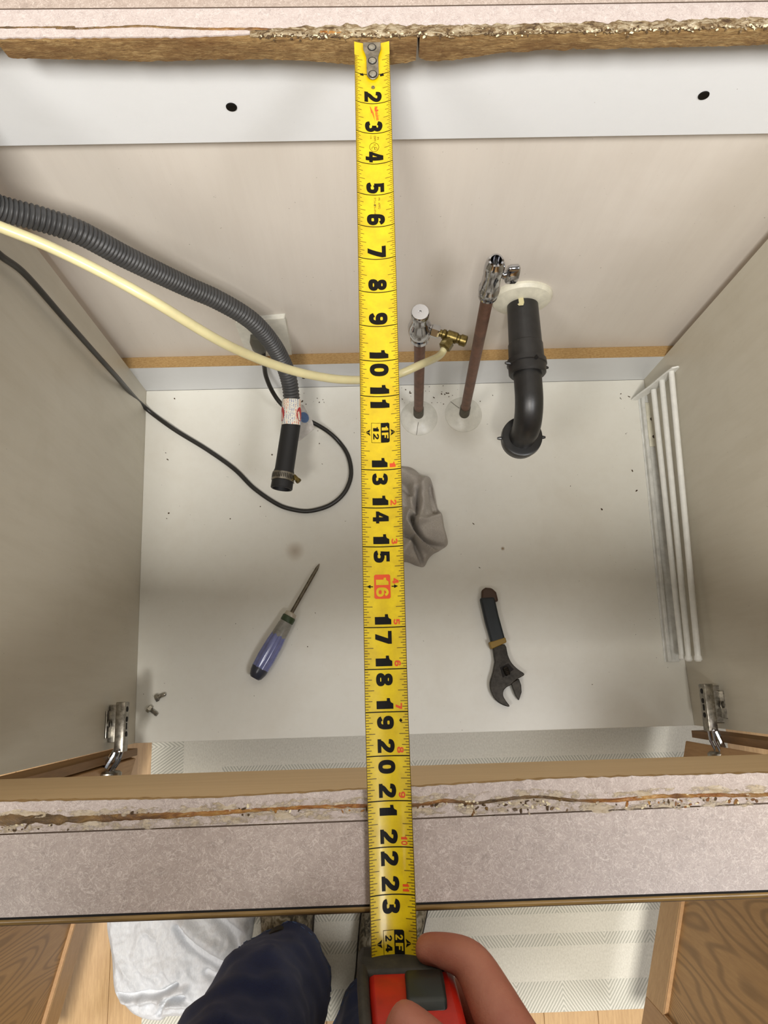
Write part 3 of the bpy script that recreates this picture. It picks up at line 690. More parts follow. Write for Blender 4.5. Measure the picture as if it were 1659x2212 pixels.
# hook
hk = B(); out = [(0.0, -0.26), (0.20, -0.26), (0.38, -0.20), (0.5, -0.175), (1.05, -0.175)] + [(1.05 + 0.20 * math.sin(a), -0.175 * math.cos(a)) for a in [0.4, 0.8, 1.2, 1.57, 1.94, 2.34, 2.74]] + [(1.05, 0.175), (0.5, 0.175), (0.38, 0.20), (0.20, 0.26), (0.0, 0.26)]
hk.prism(out, lambda a, c, d: (bx(0) + c, -a, ZT + 0.07 + d), 0, 0.045)
hk.box((-0.26, -0.01, 35.5), (0.26, 0.04, ZT + 0.11))
ho = obj('hook', hk, M_nickel, tm, smooth=50, bev=0.012)
for s in (0.15, 0.62, 1.08):
    obj('rivet_ring', B().lathe((bx(0), -s, ZT + 0.112), (0, 0, 1), [(0, 0.135), (0.008, 0.13)], 16), M_hole, ho)
    obj('rivet', B().lathe((bx(0), -s, ZT + 0.11), (0, 0, 1), [(0, 0.105), (0.02, 0.10), (0.045, 0.06)], 16), M_zinc, ho)
obj('blade_eyelet', B().lathe((0, -1.47, ZT + 0.035), (0, 0, 1), [(0, 0.055), (0.02, 0.05), (0.02, 0.02), (0.0, 0.018)], 12, (False, False)), M_nickel, tm)
# case
cs = B(); side = [(-24.42, 35.75), (-24.40, 36.55), (-24.50, 37.3), (-24.78, 38.2), (-25.3, 38.85), (-26.2, 39.1), (-27.2, 38.9), (-27.75, 38.2), (-27.9, 37.0), (-27.85, 35.5), (-27.5, 35.3), (-24.7, 35.35)]
cs.prism(side, lambda a, c, d: (d + (a + 24.4) * -0.2, a, c), -0.74, 1.1)
case = obj('case', cs, M_red, tm, smooth=50, bev=0.14)
b = B(); b.prism([(-24.25, 35.4), (-24.25, 36.45), (-24.36, 36.72), (-24.6, 36.72), (-24.6, 35.3)], lambda a, c, d: (d, a, c), -0.90, 0.93)
b2 = B()
b2.prism([(y, z) for y, z in [(-24.3, 35.4), (-24.27, 36.6), (-24.38, 37.35), (-24.68, 38.28), (-25.25, 38.98), (-26.2, 39.22), (-27.3, 39.0), (-27.9, 38.2), (-28.0, 35.3)]], lambda a, c, d: (d + (a + 24.4) * -0.17, a, c), -0.95, -0.72)
obj('rubber_side', b2, M_caseblk, case, smooth=50, bev=0.09)
obj('mouth_bumper', b, M_caseblk, case, smooth=50, bev=0.08)
b = B(); b.prism([(-24.38, 36.80), (-24.28, 36.95), (-24.32, 37.35), (-24.50, 37.85), (-24.75, 37.95), (-24.7, 36.8)], lambda a, c, d: (d, a, c), 0.06, 0.86)
obj('lock_button', b, M_button, case, smooth=50, bev=0.07)
b = B(); b.prism([(-24.9, 38.35), (-25.2, 38.72), (-25.9, 39.15), (-26.9, 39.1), (-27.0, 38.4)], lambda a, c, d: (d, a, c), 0.35, 1.42)
obj('rubber_grip', b, M_caseblk, case, smooth=50, bev=0.08)
# ---------------------------------------------------------------- drain hose
hose_px = [(-60, 424, 59), (0, 450, 57), (90, 474, 55), (173, 503, 53), (271, 555, 49.5), (400, 617, 45), (470, 648, 43), (540, 690, 41), (585, 738, 39), (612, 785, 37.5), (625, 825, 36.7), (630, 862, 36.3)]
HP = spline([atd(x, y, F * 1.0 / w) for x, y, w in hose_px], 10); step = 0.2 / 6
dh = thing('drain_hose', 'thick black corrugated drain hose with plain rubber cuff, hanging across back of cabinet', 'hose', HP[-1])
R_ = resample(HP, step); rads = [0.5 - 0.085 * (0.5 - 0.5 * math.cos(2 * math.pi * i / 6)) ** 1.5 for i in range(len(R_))]
obj('corrugated_section', B().tube(R_, rads, 18), M_hose, dh, smooth=80)
p0 = atd(630, 864, F / 36.3); p1 = atd(629, 917, F / 36.3); p2 = atd(616, 1022, F / 37.0); p3 = atd(608, 1056, F / 37.0)
ax = (p3 - p1).normalized(); L = (p3 - p1).length
b = B().lathe(p1, ax, [(-0.05, 0.50), (0, 0.56), (L * 0.7, 0.56), (L * 0.76, 0.62), (L * 0.99, 0.64), (L, 0.61), (L, 0.52), (L * 0.75, 0.48), (L * 0.74, 0.02)], 32, (True, True))
obj('rubber_cuff', b, M_rubber, dh, smooth=35)
c0 = p1 + ax * (L * 0.76)
b = B().lathe(c0, ax, [(0, 0.635), (0.02, 0.665), (0.48, 0.675), (0.50, 0.64)], 36, (False, False))
clamp = obj('hose_clamp', b, M_nickel, dh, smooth=35)
b = B(); uu = ax.cross(Vector((0, 0, 1))).normalized(); ww = uu.cross(ax)
for k in range(-8, 9):
    a = math.radians(90 + k * 9)
    n_ = uu * math.cos(a) + ww * math.sin(a); tt = ax.cross(n_)
    if n_.z < 0: n_ = -n_
    q = c0 + ax * 0.25 + n_ * 0.676
    b.bm.faces.new([b.bm.verts.new(q + ax * da + ax.cross(n_) * db) for da, db in ((-0.13, -0.022), (-0.13, 0.022), (0.13, 0.022), (0.13, -0.022))])
b.keep = True; obj('clamp_slots', b, M_hole, clamp, smooth=None)
sidev = uu if uu.x > 0 else -uu
b = B().lathe(c0 + ax * 0.26 + sidev * 0.78 + Vector((0, 0, 0.1)) - ax * 0.0, (0.5, -0.6, 0.1), [(-0.22, 0.13), (0.1, 0.14), (0.12, 0.17), (0.26, 0.17), (0.28, 0.1)], 10)
obj('clamp_screw', b, M_brass, clamp, smooth=30)
b = B().lathe(p0 - ax * 0.02, (p1 - p0), [(0, 0.535), (0.05, 0.57), ((p1 - p0).length + 0.05, 0.585), ((p1 - p0).length + 0.06, 0.56)], 32, (False, False))
lb = obj('printed_label', b, M_label, dh, smooth=50, label='white label with tiny red and blue print')
for sgn in (-1, 1):
    b = B(); e = (p1 - p0).normalized(); u2 = e.cross(Vector((0, 0, 1))).normalized(); w2 = u2.cross(e); mid = p0.lerp(p1, 0.6); w2 = w2 if w2.z > 0 else -w2; u2 = u2 if u2.x > 0 else -u2
    pts = []
    for k in range(20):
        t = 2 * math.pi * k / 20; ang = math.radians(90 - sgn * 62) + 0.42 * math.cos(t); al = 0.42 * math.sin(t)
        pts.append(mid + e * al + u2 * (0.592 * math.cos(ang)) + w2 * (0.592 * math.sin(ang)))
    b.bm.faces.new([b.bm.verts.new(p) for p in pts]); b.keep = True; obj('red_oval_print', b, M_labred, lb, smooth=None)

# ---------------------------------------------------------------- power cord with tag, outlet cover
cp = [(-50, 505, 27.5), (0, 551, 26.4), (55, 596, 23.6), (139, 688, 19.7)]
CP = [Vector((-15.17, at(x, y, x=-15.17).y, at(x, y, x=-15.17).z)) for x, y in ((-50, 500), (0, 551), (55, 593), (139, 688), (203, 760), (250, 812))]
fz = ZF + 0.2
CP += [at(305, 873, z=ZF + 0.8), at(371, 924, z=ZF + 0.3)] + [at(x, y, z=fz) for x, y in ((447, 971), (506, 1013), (549, 1055), (599, 1089), (634, 1101), (669, 1104), (711, 1092), (741, 1068), (756, 1038), (758, 1010), (750, 980), (732, 954))]
CP += [at(708, 932, z=6.0), at(678, 914, z=6.6), at(640, 897, z=7.1), at(608, 873, z=7.6), at(588, 845, z=8.3), at(575, 814, z=9.3), at(571, 790, z=10.2), at(569, 765, y=1.6)]
cord = thing('power_cord', 'thin black power cord looping over the cabinet floor to the outlet', 'cord', at(669, 1104, z=ZF))
obj('cord', B().tube(resample(spline(CP, 8), 0.25), 0.148, 10), M_cord, cord, smooth=80)
pc = at(560, 742, y=2.1); e = (at(571, 790, z=10.2) - pc).normalized()
obj('plug', B().lathe(pc, e, [(-0.75, 0.1), (-0.7, 0.42), (-0.2, 0.55), (0.3, 0.5), (0.75, 0.3), (1.0, 0.19), (1.3, 0.16)], 18), simple('grey_plug', (78, 76, 68), 0.45), cord)
b = B(); tp = [at(x, y, z=8.3) for x, y in ((640, 868), (656, 876), (675, 910), (679, 926), (648, 952), (636, 952), (630, 905))]
cen = sum(tp, Vector()) / len(tp); nn = (tp[2] - tp[0]).cross(tp[4] - tp[0]).normalized()
A = [b.bm.verts.new(p + nn * 0.015) for p in tp]; D = [b.bm.verts.new(p - nn * 0.015) for p in tp]; b.bridge(A, D); b.bm.faces.new(A); b.bm.faces.new(list(reversed(D)))
tg = obj('cord_tag', b, simple('grey_tag', (196, 192, 186), 0.5, var=0.15, scale=120), cord, smooth=None, label='grey-white paper tag with a blue print')
nn = nn if nn.z > 0 else -nn
b = B(); cc = at(657, 902, z=8.32); e1 = (tp[3] - tp[1]).normalized(); e2 = nn.cross(e1)
b.bm.faces.new([b.bm.verts.new(cc + nn * 0.03 + e1 * (0.38 * math.cos(t * 0.3927)) + e2 * (0.30 * math.sin(t * 0.3927))) for t in range(16)]); b.keep = True
obj('blue_print', b, M_labblue, tg, smooth=None)

oc = thing('outlet_cover', 'white outlet cover plate behind the drain hose on the back panel', 'outlet', (-6.5, YP, 9.2))
b = B(); T = [at(509, 695, y=2.5), at(614, 691, y=2.35), at(629, 766, y=2.4), at(534, 760, y=2.5)]
T[2].z = max(T[2].z, 9.2); T[3].z = max(9.2, T[3].z - 0.5)
A = [b.bm.verts.new(Vector((p.x, YP - 0.32, p.z))) for p in T]; D = [b.bm.verts.new(Vector((p.x + 0.02 * k, YP, p.z))) for k, p in enumerate(T)]
b.bridge(A, D); b.bm.faces.new(A); b.bm.faces.new(list(reversed(D))); obj('cover_plate', b, M_white, oc, smooth=None, bev=0.05)
b = B(); b.box((-7.2, YP - 0.05, 13.75), (-5.6, YP - 0.01, 14.25)); obj('cut_hole_edge', b, M_part, oc, smooth=None)
b = B().box((-6.0, YP - 0.12, 13.95), (-5.55, YP - 0.03, 14.2), 0.02); b.box((-6.45, YP - 0.1, 14.0), (-6.1, YP - 0.03, 14.15), 0.02); obj('torn_flap', b, M_white, oc, smooth=None)

# ---------------------------------------------------------------- supply valves
def escutcheon(c, seam, parent):
    b = B().lathe(c, (0, 0, 1), [(0, 1.27), (0.05, 1.27), (0.10, 1.22), (0.2, 0.85), (0.34, 0.52), (0.42, 0.42), (0.42, 0.34)], 40)
    o = obj('escutcheon', b, M_white, parent, smooth=30)
    a = seam; d = Vector((math.cos(a), math.sin(a), 0)); n = Vector((-d.y, d.x, 0)); pr = [(1.26, 0.075), (1.2, 0.13), (0.85, 0.21), (0.45, 0.40)]
    b = B(); b.loft([[c + d * r + n * 0.012 + Vector((0, 0, z)), c + d * r - n * 0.012 + Vector((0, 0, z)), c + d * r - n * 0.012 + Vector((0, 0, z + 0.012)), c + d * r + n * 0.012 + Vector((0, 0, z + 0.012))] for r, z in pr])
    obj('seam', b, M_line, o, smooth=None)
g0 = at(904, 899, z=ZF); g1 = at(907, 722, y=g0.y)
v1 = thing('shutoff_valve', 'left chrome shutoff valve with brass tee on a short copper pipe', 'valve', g0)
b = B().tube([g0, g0.lerp(g1, 0.5), g1], 0.31, 20); obj('copper_pipe', b, M_copper, v1)
dv = (g1 - g0).normalized()
b = B().lathe(g0 + dv * 0.3, dv, [(0, 0.35), (1.25, 0.35), (1.3, 0.33)], 20); obj('pipe_coupling', b, M_copperd, v1)
escutcheon(at(905, 903, z=ZF), -1.75, v1)
b = B().lathe(g1 - dv * 0.55, dv, [(0, 0.44), (0.08, 0.52), (0.42, 0.53), (0.5, 0.46), (0.62, 0.46), (0.7, 0.56), (1.0, 0.62), (1.35, 0.63), (1.7, 0.56), (2.0, 0.47), (2.3, 0.43), (2.6, 0.46), (2.95, 0.46), (3.02, 0.42), (3.02, 0.08), (2.97, 0.06)], 28)
body = obj('valve_body', b, M_chrome, v1, smooth=35)
zt = (g1 + dv * 0.9)
o1 = at(941, 708, z=zt.z); o2 = at(1004, 737, z=zt.z); od = (o2 - zt); od.z = 0; od.normalize()
Lo = (Vector((o2.x, o2.y, 0)) - Vector((zt.x, zt.y, 0))).length
b = B().lathe(zt, od, [(0.3, 0.27), (0.62, 0.27)], 16); b.lathe(zt, od, [(0.6, 0.3), (0.66, 0.36), (1.0, 0.36), (1.08, 0.3)], 6); obj('outlet_nut', b, M_chrome, v1, smooth=25)
b = B().lathe(zt, od, [(1.08, 0.19), (1.2, 0.19), (1.25, 0.26), (1.38, 0.26), (1.42, 0.2), (1.5, 0.3), (2.0, 0.3), (2.05, 0.24), (2.16, 0.24), (2.2, 0.3), (2.5, 0.3), (2.55, 0.2), (2.5, 0.12)], 20)
bd = at(961, 752, z=zt.z) - (zt + od * 1.75); bd.z = 0; bd.normalize()
b.lathe(zt + od * 1.72, bd, [(0, 0.25), (0.3, 0.26), (0.32, 0.34), (0.72, 0.34), (0.78, 0.24)], 6)
obj('brass_tee', b, M_brass, v1, smooth=25)
te = zt + od * 1.72 + bd * 0.7
h0 = at(1002, 898, z=ZF); h1 = at(1055, 632, y=h0.y)
v2 = thing('shutoff_valve', 'taller chrome valve with open flared top on the long copper pipe', 'valve', h0)
b = B().tube([h0, h0.lerp(h1, 0.5), h1], 0.31, 20); obj('copper_pipe', b, M_copper, v2)
dv = (h1 - h0).normalized(); b = B().lathe(h0 + dv * 0.3, dv, [(0, 0.35), (1.35, 0.35), (1.4, 0.33)], 20); obj('pipe_coupling', b, M_copperd, v2)
escutcheon(at(1001, 896, z=ZF), 2.3, v2)
top = at(1072, 562, y=h0.y); tv = (top - h1).normalized(); Lt = (top - h1).length
b = B().lathe(h1 - tv * 0.3, tv, [(0, 0.40), (0.06, 0.47), (0.22, 0.47), (0.28, 0.40), (0.38, 0.40), (0.44, 0.5), (0.75, 0.5), (0.85, 0.44), (1.5, 0.45), (1.9, 0.42), (2.1, 0.46), (2.6, 0.46), (Lt + 0.05, 0.43), (Lt + 0.3, 0.33), (Lt + 0.32, 0.25), (Lt - 0.4, 0.17), (Lt - 0.4, 0.01)], 28)
obj('valve_body', b, M_chrome, v2, smooth=35)
mid = h1 + tv * (Lt * 0.55); hd = (at(1110, 592, z=mid.z) - mid); hd.z = 0; Lh = hd.length; hd.normalize()
b = B().lathe(mid, hd, [(0.25, 0.16), (0.45, 0.16), (0.48, 0.2), (0.6, 0.2)], 16); obj('valve_stem', b, M_chrome, v2)
b = B(); un = hd.cross(Vector((0, 0, 1))).normalized(); rr = []
for t, a_, c_ in ((0.6, 0.2, 0.45), (0.66, 0.28, 0.62), (0.75, 0.31, 0.68), (1.08, 0.31, 0.68), (1.16, 0.26, 0.6)):
    rr.append([mid + hd * t + un * (a_ * math.cos(k * 0.2618)) + Vector((0, 0, 1)) * (c_ * math.sin(k * 0.2618)) for k in range(24)])
b.loft(rr); obj('valve_handle', b, M_chrome, v2, smooth=35)

# cream supply tube from off-frame to the brass tee
tube_px = [(-60, 466, 15.6 * 1.6), (0, 490, 24.5), (100, 530, 24), (217, 587, 23.5), (330, 650, 23), (464, 731, 21.5), (548, 771, 20.4), (633, 801, 19.4), (711, 817, 18.6), (771, 821, 18), (820, 818, 17.6), (862, 808, 17.3), (910, 787, 17.1)]
TP = [atd(x, y, F * 0.375 / w) for x, y, w in tube_px]
TP = [p if p.z < 40 else p for p in TP] + [te + bd * 0.55 + Vector((0, 0, 0.0)), te - bd * 0.1]
ws = thing('supply_tube', 'cream plastic water tube crossing in front of the black hose', 'tube', TP[6]); obj('tubing', B().tube(spline(TP, 8), 0.188, 16), M_tube, ws, smooth=80)

# ---------------------------------------------------------------- drain pipe out of the wall
ZD = 16.0
wc = at(1127, 648, y=YP - 0.1)
dp = thing('drain_pipe', 'black plastic drain pipe with elbow coming out of the wall flange', 'pipe', (wc.x, YP, ZD))
q0 = Vector((wc.x + 0.1, YP - 0.1, ZD - 0.2)); fcx_ = at(1127, 648, y=YP - 0.2)
b = B().lathe(Vector((fcx_.x, YP, fcx_.z)), (0, -1, 0), [(0, 1.72), (0.12, 1.72), (0.3, 1.6), (0.42, 1.25), (0.5, 0.98), (0.5, 0.8)], 44); obj('wall_flange', b, M_cream, dp, smooth=30)
q1 = at(1143, 806, z=ZD + 0.3); q0 = Vector((fcx_.x + 0.05, YP, fcx_.z - 0.1)); q1 = Vector((q1.x, q1.y, ZD - 0.1))
ax = (q1 - q0).normalized(); L = (q1 - q0).length
b = B().lathe(q0, ax, [(0, 0.86), (0.3, 0.86), (L - 1.9, 0.92), (L - 1.85, 0.96), (L - 0.9, 0.98)], 36); obj('pipe_socket', b, M_abs, dp, smooth=30)
b = B(); u3 = ax.cross(Vector((0, 0, 1))).normalized(); w3 = u3.cross(ax); w3 = w3 if w3.z > 0 else -w3
fl_ = [q0 + ax * 0.55 + w3 * 0.80 + u3 * 0.2 * s_ for s_ in (-1, 1)]
pts = [(0.35, -0.16), (0.35, 0.14), (0.8, 0.10), (0.84, 0.2), (0.95, 0.12), (0.97, -0.14), (0.8, -0.2)]
pts = [(s_, a_ - 0.32 * (1 if u3.x > 0 else -1)) for s_, a_ in pts]
b.bm.faces.new([b.bm.verts.new(q0 + ax * s_ + u3 * (0.935 * math.sin(a_)) + w3 * (0.935 * math.cos(a_))) for s_, a_ in pts]); b.keep = True
obj('glue_smear', b, M_tube, dp, smooth=None)
def winged(o, ax, r, l, wings, name, mat, up):
    b = B().lathe(o, ax, [(0, r * 0.9), (0.04, r), (l * 0.35, r * 1.02), (l * 0.4, r * 0.96), (l * 0.9, r * 0.95), (l, r * 0.88), (l, r * 0.7), (l * 0.5, r * 0.68)], 40)
    a = Vector(ax).normalized(); u = a.orthogonal().normalized(); v = a.cross(u)
    for k in range(wings):
        t = up + 2 * math.pi * k / wings; d = u * math.cos(t) + v * math.sin(t); e = a.cross(d); c = o + a * (l * 0.35)
        b.tube([c + d * (r * 0.9), c + d * (r + 0.12), c + d * (r + 0.24)], [0.12, 0.1, 0.06], 8)
    return obj(name, b, mat, dp, smooth=35)
winged(q0 + ax * (L - 0.95), ax, 1.08, 0.9, 4, 'slip_nut', M_abs, 0.5)
# elbow: horizontal then down
el0 = q1; R0 = 1.75; EP = [el0 - ax * 0.3, el0 + ax * 0.9]
for k in range(1, 13):
    t = math.pi / 2 * k / 12; EP.append(el0 + ax * (0.9 + R0 * math.sin(t)) + Vector((0, 0, -R0 * (1 - math.cos(t)))))
EP.append(EP[-1] + Vector((0, 0, -0.9)))
obj('elbow', B().tube(EP, 0.77, 28), M_abs, dp, smooth=60)
_u = Vector((0, 0, -1)).orthogonal().normalized(); _v = Vector((0, 0, -1)).cross(_u); WA = math.atan2(_v.x, _u.x)
ex = EP[-1] + Vector((0, 0, 0.25)); winged(ex, (0, 0, -1), 1.16, 1.0, 2, 'trap_nut', M_absd, WA)

# ---------------------------------------------------------------- rack on the right wall
rk = thing('towel_rack', 'white wire pull-out towel rack lying along the right cabinet wall', 'rack', (18.6, -8, ZF))
a = at(1378, 850, z=ZF + 0.1); c = at(1436, 1430, z=ZF + 0.1)
b = B(); wr = 0.95
b.prism([(0, 0), (0.1, 0), (0.1, 0.35), (0.14, 0.4), (0.30, 0.4), (0.34, 0.1), (wr, 0.1), (wr, 0), (wr, -0.05), (0, -0.05)], lambda p, q, d: (a.lerp(c, d).x + p, a.lerp(c, d).y, ZF + 0.06 + q), 0.0, 1.0)
obj('base_channel', b, M_rackp, rk, smooth=None, bev=0.02)
bar_far = [(1412, 842), (1430, 822), (1450, 800)]; bar_near = [(1474, 1420), (1488, 1422), (1508, 1422)]
XB = [18.72, 18.80, 18.88]; ends = []
for k in range(3):
    p = at(*bar_far[k], x=XB[k]); q = at(*bar_near[k], x=XB[k] + 0.05); ends.append((p, q))
    bar = obj('bar', B().tube([p, p.lerp(q, 0.5), q], 0.185, 14), M_rack, rk, smooth=80)
    obj('bar_cap', B().lathe(q, (q - p), [(-0.2, 0.155), (-0.12, 0.22), (0.08, 0.24), (0.18, 0.15)], 16), M_rack, bar)
b = B(); tp_ = at(1466, 797, x=18.85); yb = ends[0][0].y + 0.1
poly_ = [(17.95, 5.5), (18.35, 5.4), (18.9, 7.0), (19.15, 8.5), (19.3, 10.2), (19.25, 10.9), (19.05, 11.1), (18.7, 10.9), (18.5, 9.5), (18.35, 8.0), (18.1, 6.6)]
b.prism(poly_, lambda p, q, d: (p, yb + d, q), 0, 0.12); obj('end_plate', b, M_rack, rk, smooth=None, bev=0.05)
m0 = at(1399, 870, z=ZF + 0.2); m1 = at(1407, 965, z=ZF + 0.2)
b = B(); b.box((m1.x - 0.15, m1.y, ZF + 0.16), (m0.x + 0.55, m0.y, ZF + 0.30), 0.06); mb = obj('mounting_tab', b, M_cream, rk)
for px, py in ((1408, 905), (1413, 943)): obj('mounting_screw', B().lathe(at(px, py, z=ZF + 0.31), (0, 0, 1), [(-0.02, 0.12), (0.0, 0.12), (0.002, 0.06)], 12), M_line, mb)
# ---------------------------------------------------------------- rag and towel
def cloth(outline, folds, zb, base_h, name, mat, label, cat, nr=46, na=150, seedv=0, fine=0.05):
    O = spline(list(outline) + [outline[0]], 6)[:-1]; cen = sum((p for p in O), Vector((0, 0, 0))) / len(O)
    O = resample(O + [O[0]], sum((O[i] - O[(i + 1) % len(O)]).length for i in range(len(O))) / na)[:na]
    FL = [(resample([Vector((p.x, p.y, 0)) for p in spline(pl_, 6)], 0.12), w, h) for pl_, w, h in folds]
    b = B(); rings = []
    for k in range(nr + 1):
        t = 1 - k / nr * 0.985; r = []
        for p in O:
            q = cen.lerp(p, t); x, y = q.x, q.y
            e = max(0.0, 1 - t); rise = min(1, (1 - t) * 9) ** 0.6
            z = base_h * rise * (0.8 + 0.5 * noise.noise(Vector((x * 0.35, y * 0.35, seedv))))
            wv = noise.noise(Vector((x * 0.8 + y * 0.3, y * 0.5, seedv + 3))); z += (abs(wv) - 0.2) * -base_h * 0.7 * rise
            z += fine * rise * noise.noise(Vector((x * 3, y * 3, seedv + 5)))
            for P, w, h in FL:
                d2 = min((x - s_.x) ** 2 + (y - s_.y) ** 2 for s_ in P); g = math.exp(-d2 / (w * w)); z += h * g * rise
            r.append((x + 0.04 * wv, y, zb + max(0.03, z) if k else zb + 0.01))
        rings.append(r)
    b.loft(rings, caps=False); b.bm.faces.new([v for v in list(b.bm.verts)[-len(O):]])
    o = obj(name, b, mat, None, smooth=80); return tag(o, label, cat)
ro = [at(x, y, z=ZF + 0.3) for x, y in ((866, 1004), (887, 1007), (903, 1019), (913, 1033), (927, 1028), (936, 1046), (941, 1070), (946, 1096), (956, 1112), (961, 1140), (968, 1172), (954, 1186), (936, 1196), (926, 1207), (916, 1223), (900, 1221), (880, 1213), (862, 1212), (838, 1200), (822, 1165), (815, 1120), (822, 1060), (842, 1016))]
def fp(l, z=ZF + 0.5): return [at(x, y, z=z) for x, y in l]
rf = [(fp([(864, 1014), (885, 1030), (905, 1052)]), 0.35, 0.4), (fp([(917, 1036), (913, 1062), (912, 1098), (902, 1130)]), 0.3, 0.55), (fp([(890, 1060), (888, 1085), (893, 1113)]), 0.26, 0.5),
      (fp([(882, 1108), (878, 1128), (888, 1148), (905, 1168), (922, 1184), (938, 1196)]), 0.2, 0.6), (fp([(902, 1130), (930, 1122), (952, 1112)]), 0.22, 0.3), (fp([(935, 1150), (920, 1150)]), 0.8, 0.5),
      (fp([(866, 1046), (880, 1056), (886, 1068)]), 0.22, -0.7), (fp([(930, 1050), (934, 1078), (941, 1104)]), 0.2, -0.6), (fp([(903, 1062), (902, 1090), (900, 1115)]), 0.1, -0.35),
      (fp([(892, 1120), (896, 1146), (912, 1168), (932, 1178), (955, 1182)]), 0.16, -0.8), (fp([(893, 1165), (902, 1190), (913, 1218)]), 0.14, -0.7), (fp([(866, 1150), (880, 1158), (890, 1164)]), 0.16, -0.5), (fp([(870, 1195), (885, 1175)]), 0.3, 0.35)]
cloth(ro, [(a_, w_, h_ * 1.5) for a_, w_, h_ in rf], ZF, 0.8, 'rag', M_rag, 'crumpled grey rag on the cabinet floor under the tape', 'rag', nr=60, na=170, seedv=4, fine=0.06)
to = [at(x, y, z=0.6) for x, y in ((228, 1985), (229, 2012), (238, 2062), (243, 2130), (250, 2156), (268, 2176), (285, 2194), (315, 2206), (345, 2208), (362, 2199), (430, 2190), (500, 2125), (536, 2050), (548, 1995), (550, 1940), (480, 1900), (380, 1890), (280, 1910), (232, 1950))]
tf = [(fp([(385, 2008), (405, 2036), (430, 2058), (458, 2078), (480, 2090)], 1), 0.35, -0.9), (fp([(400, 1995), (440, 2030), (480, 2060)], 1), 0.6, 0.6), (fp([(470, 1985), (492, 2006), (515, 2022)], 1), 0.35, -0.8), (fp([(500, 2020), (515, 2050)], 1), 0.3, -0.5),
      (fp([(252, 2152), (275, 2158), (300, 2152), (340, 2150), (380, 2128)], 1), 0.16, -0.6), (fp([(260, 2168), (300, 2166), (345, 2160)], 1), 0.25, 0.35), (fp([(340, 2196), (352, 2172), (366, 2158), (392, 2158)], 1), 0.18, -0.7), (fp([(395, 2140), (370, 2150), (350, 2180)], 1), 0.3, 0.4),
      (fp([(445, 2105), (470, 2118), (490, 2135)], 1), 0.3, -0.6), (fp([(330, 2090), (380, 2100)], 1), 0.8, 0.3), (fp([(350, 2165), (400, 2175)], 1), 0.2, 0.3)]
cloth(to, [(a_, w_ * 0.8, h_ * 1.3) for a_, w_, h_ in tf], 0.28, 0.8, 'towel', M_towel, 'crumpled white towel on the rug beside the left leg', 'towel', nr=90, na=260, seedv=11, fine=0.12)
# ---------------------------------------------------------------- tools
s0 = at(690, 1218, z=ZF + 0.35); s1 = at(628, 1327, z=ZF + 0.5); s2 = at(550, 1465, z=ZF + 0.55); ax = (s2 - s1).normalized(); L = (s2 - s1).length
sd = thing('screwdriver', 'screwdriver with a translucent blue handle lying on the cabinet floor', 'screwdriver', s1)
ls = (s1 - s0).length
b = B(); sa = (s1 - s0).normalized(); sx_ = sa.cross(Vector((0, 0, 1))).normalized(); sz_ = sx_.cross(sa); rr = []
for t, w_, h_ in ((0, 0.03, 0.015), (0.35, 0.11, 0.05), (0.9, 0.12, 0.11), (1.2, 0.12, 0.12), (ls + 0.1, 0.125, 0.125)):
    rr.append([s0 + sa * t + sx_ * (w_ * math.cos(k * 0.5236)) + sz_ * (h_ * math.sin(k * 0.5236)) for k in range(12)])
b.loft(rr); obj('shaft', b, M_steel, sd, smooth=50)
obj('ferrule', B().lathe(s1, ax, [(-0.15, 0.13), (-0.1, 0.36), (0.12, 0.40), (0.16, 0.38)], 20), simple('clear_neck', (176, 168, 150), 0.3), sd)
obj('collar', B().lathe(s1 + ax * 0.15, ax, [(0, 0.40), (0.05, 0.44), (0.38, 0.44), (0.42, 0.40)], 24), M_green, sd)
def fluted(o, ax, prof, n=8, depth=0.12, seg=64):
    b = B(); a = ax.normalized(); u = a.orthogonal().normalized(); v = a.cross(u); rr = []
    for t, r, fl in prof: rr.append([o + a * t + (u * math.cos(k * 2 * math.pi / seg) + v * math.sin(k * 2 * math.pi / seg)) * r * (1 - fl * depth * (0.5 + 0.5 * math.cos(n * k * 2 * math.pi / seg)) ** 2) for k in range(seg)])
    b.loft(rr); return b
obj('clear_collar', fluted(s1 + ax * 0.5, ax, [(0, 0.40, 0), (0.3, 0.45, 0), (1.0, 0.50, 0.3), (1.15, 0.5, 1)]), simple('grey_clear_plastic', (142, 140, 132), 0.25, var=0.2), sd, smooth=30)
obj('handle', fluted(s1 + ax * 1.5, ax, [(0, 0.50, 1), (0.5, 0.56, 1), (1.6, 0.60, 1), (L - 2.4, 0.57, 1), (L - 2.2, 0.56, 0.5)]), M_blue, sd, smooth=30)
obj('end_cap', fluted(s1 + ax * (L - 0.72), ax, [(0, 0.56, 0), (0.3, 0.52, 0), (0.6, 0.42, 0), (0.72, 0.3, 0)]), simple('dark_end_cap', (54, 56, 66), 0.25), sd, smooth=30)
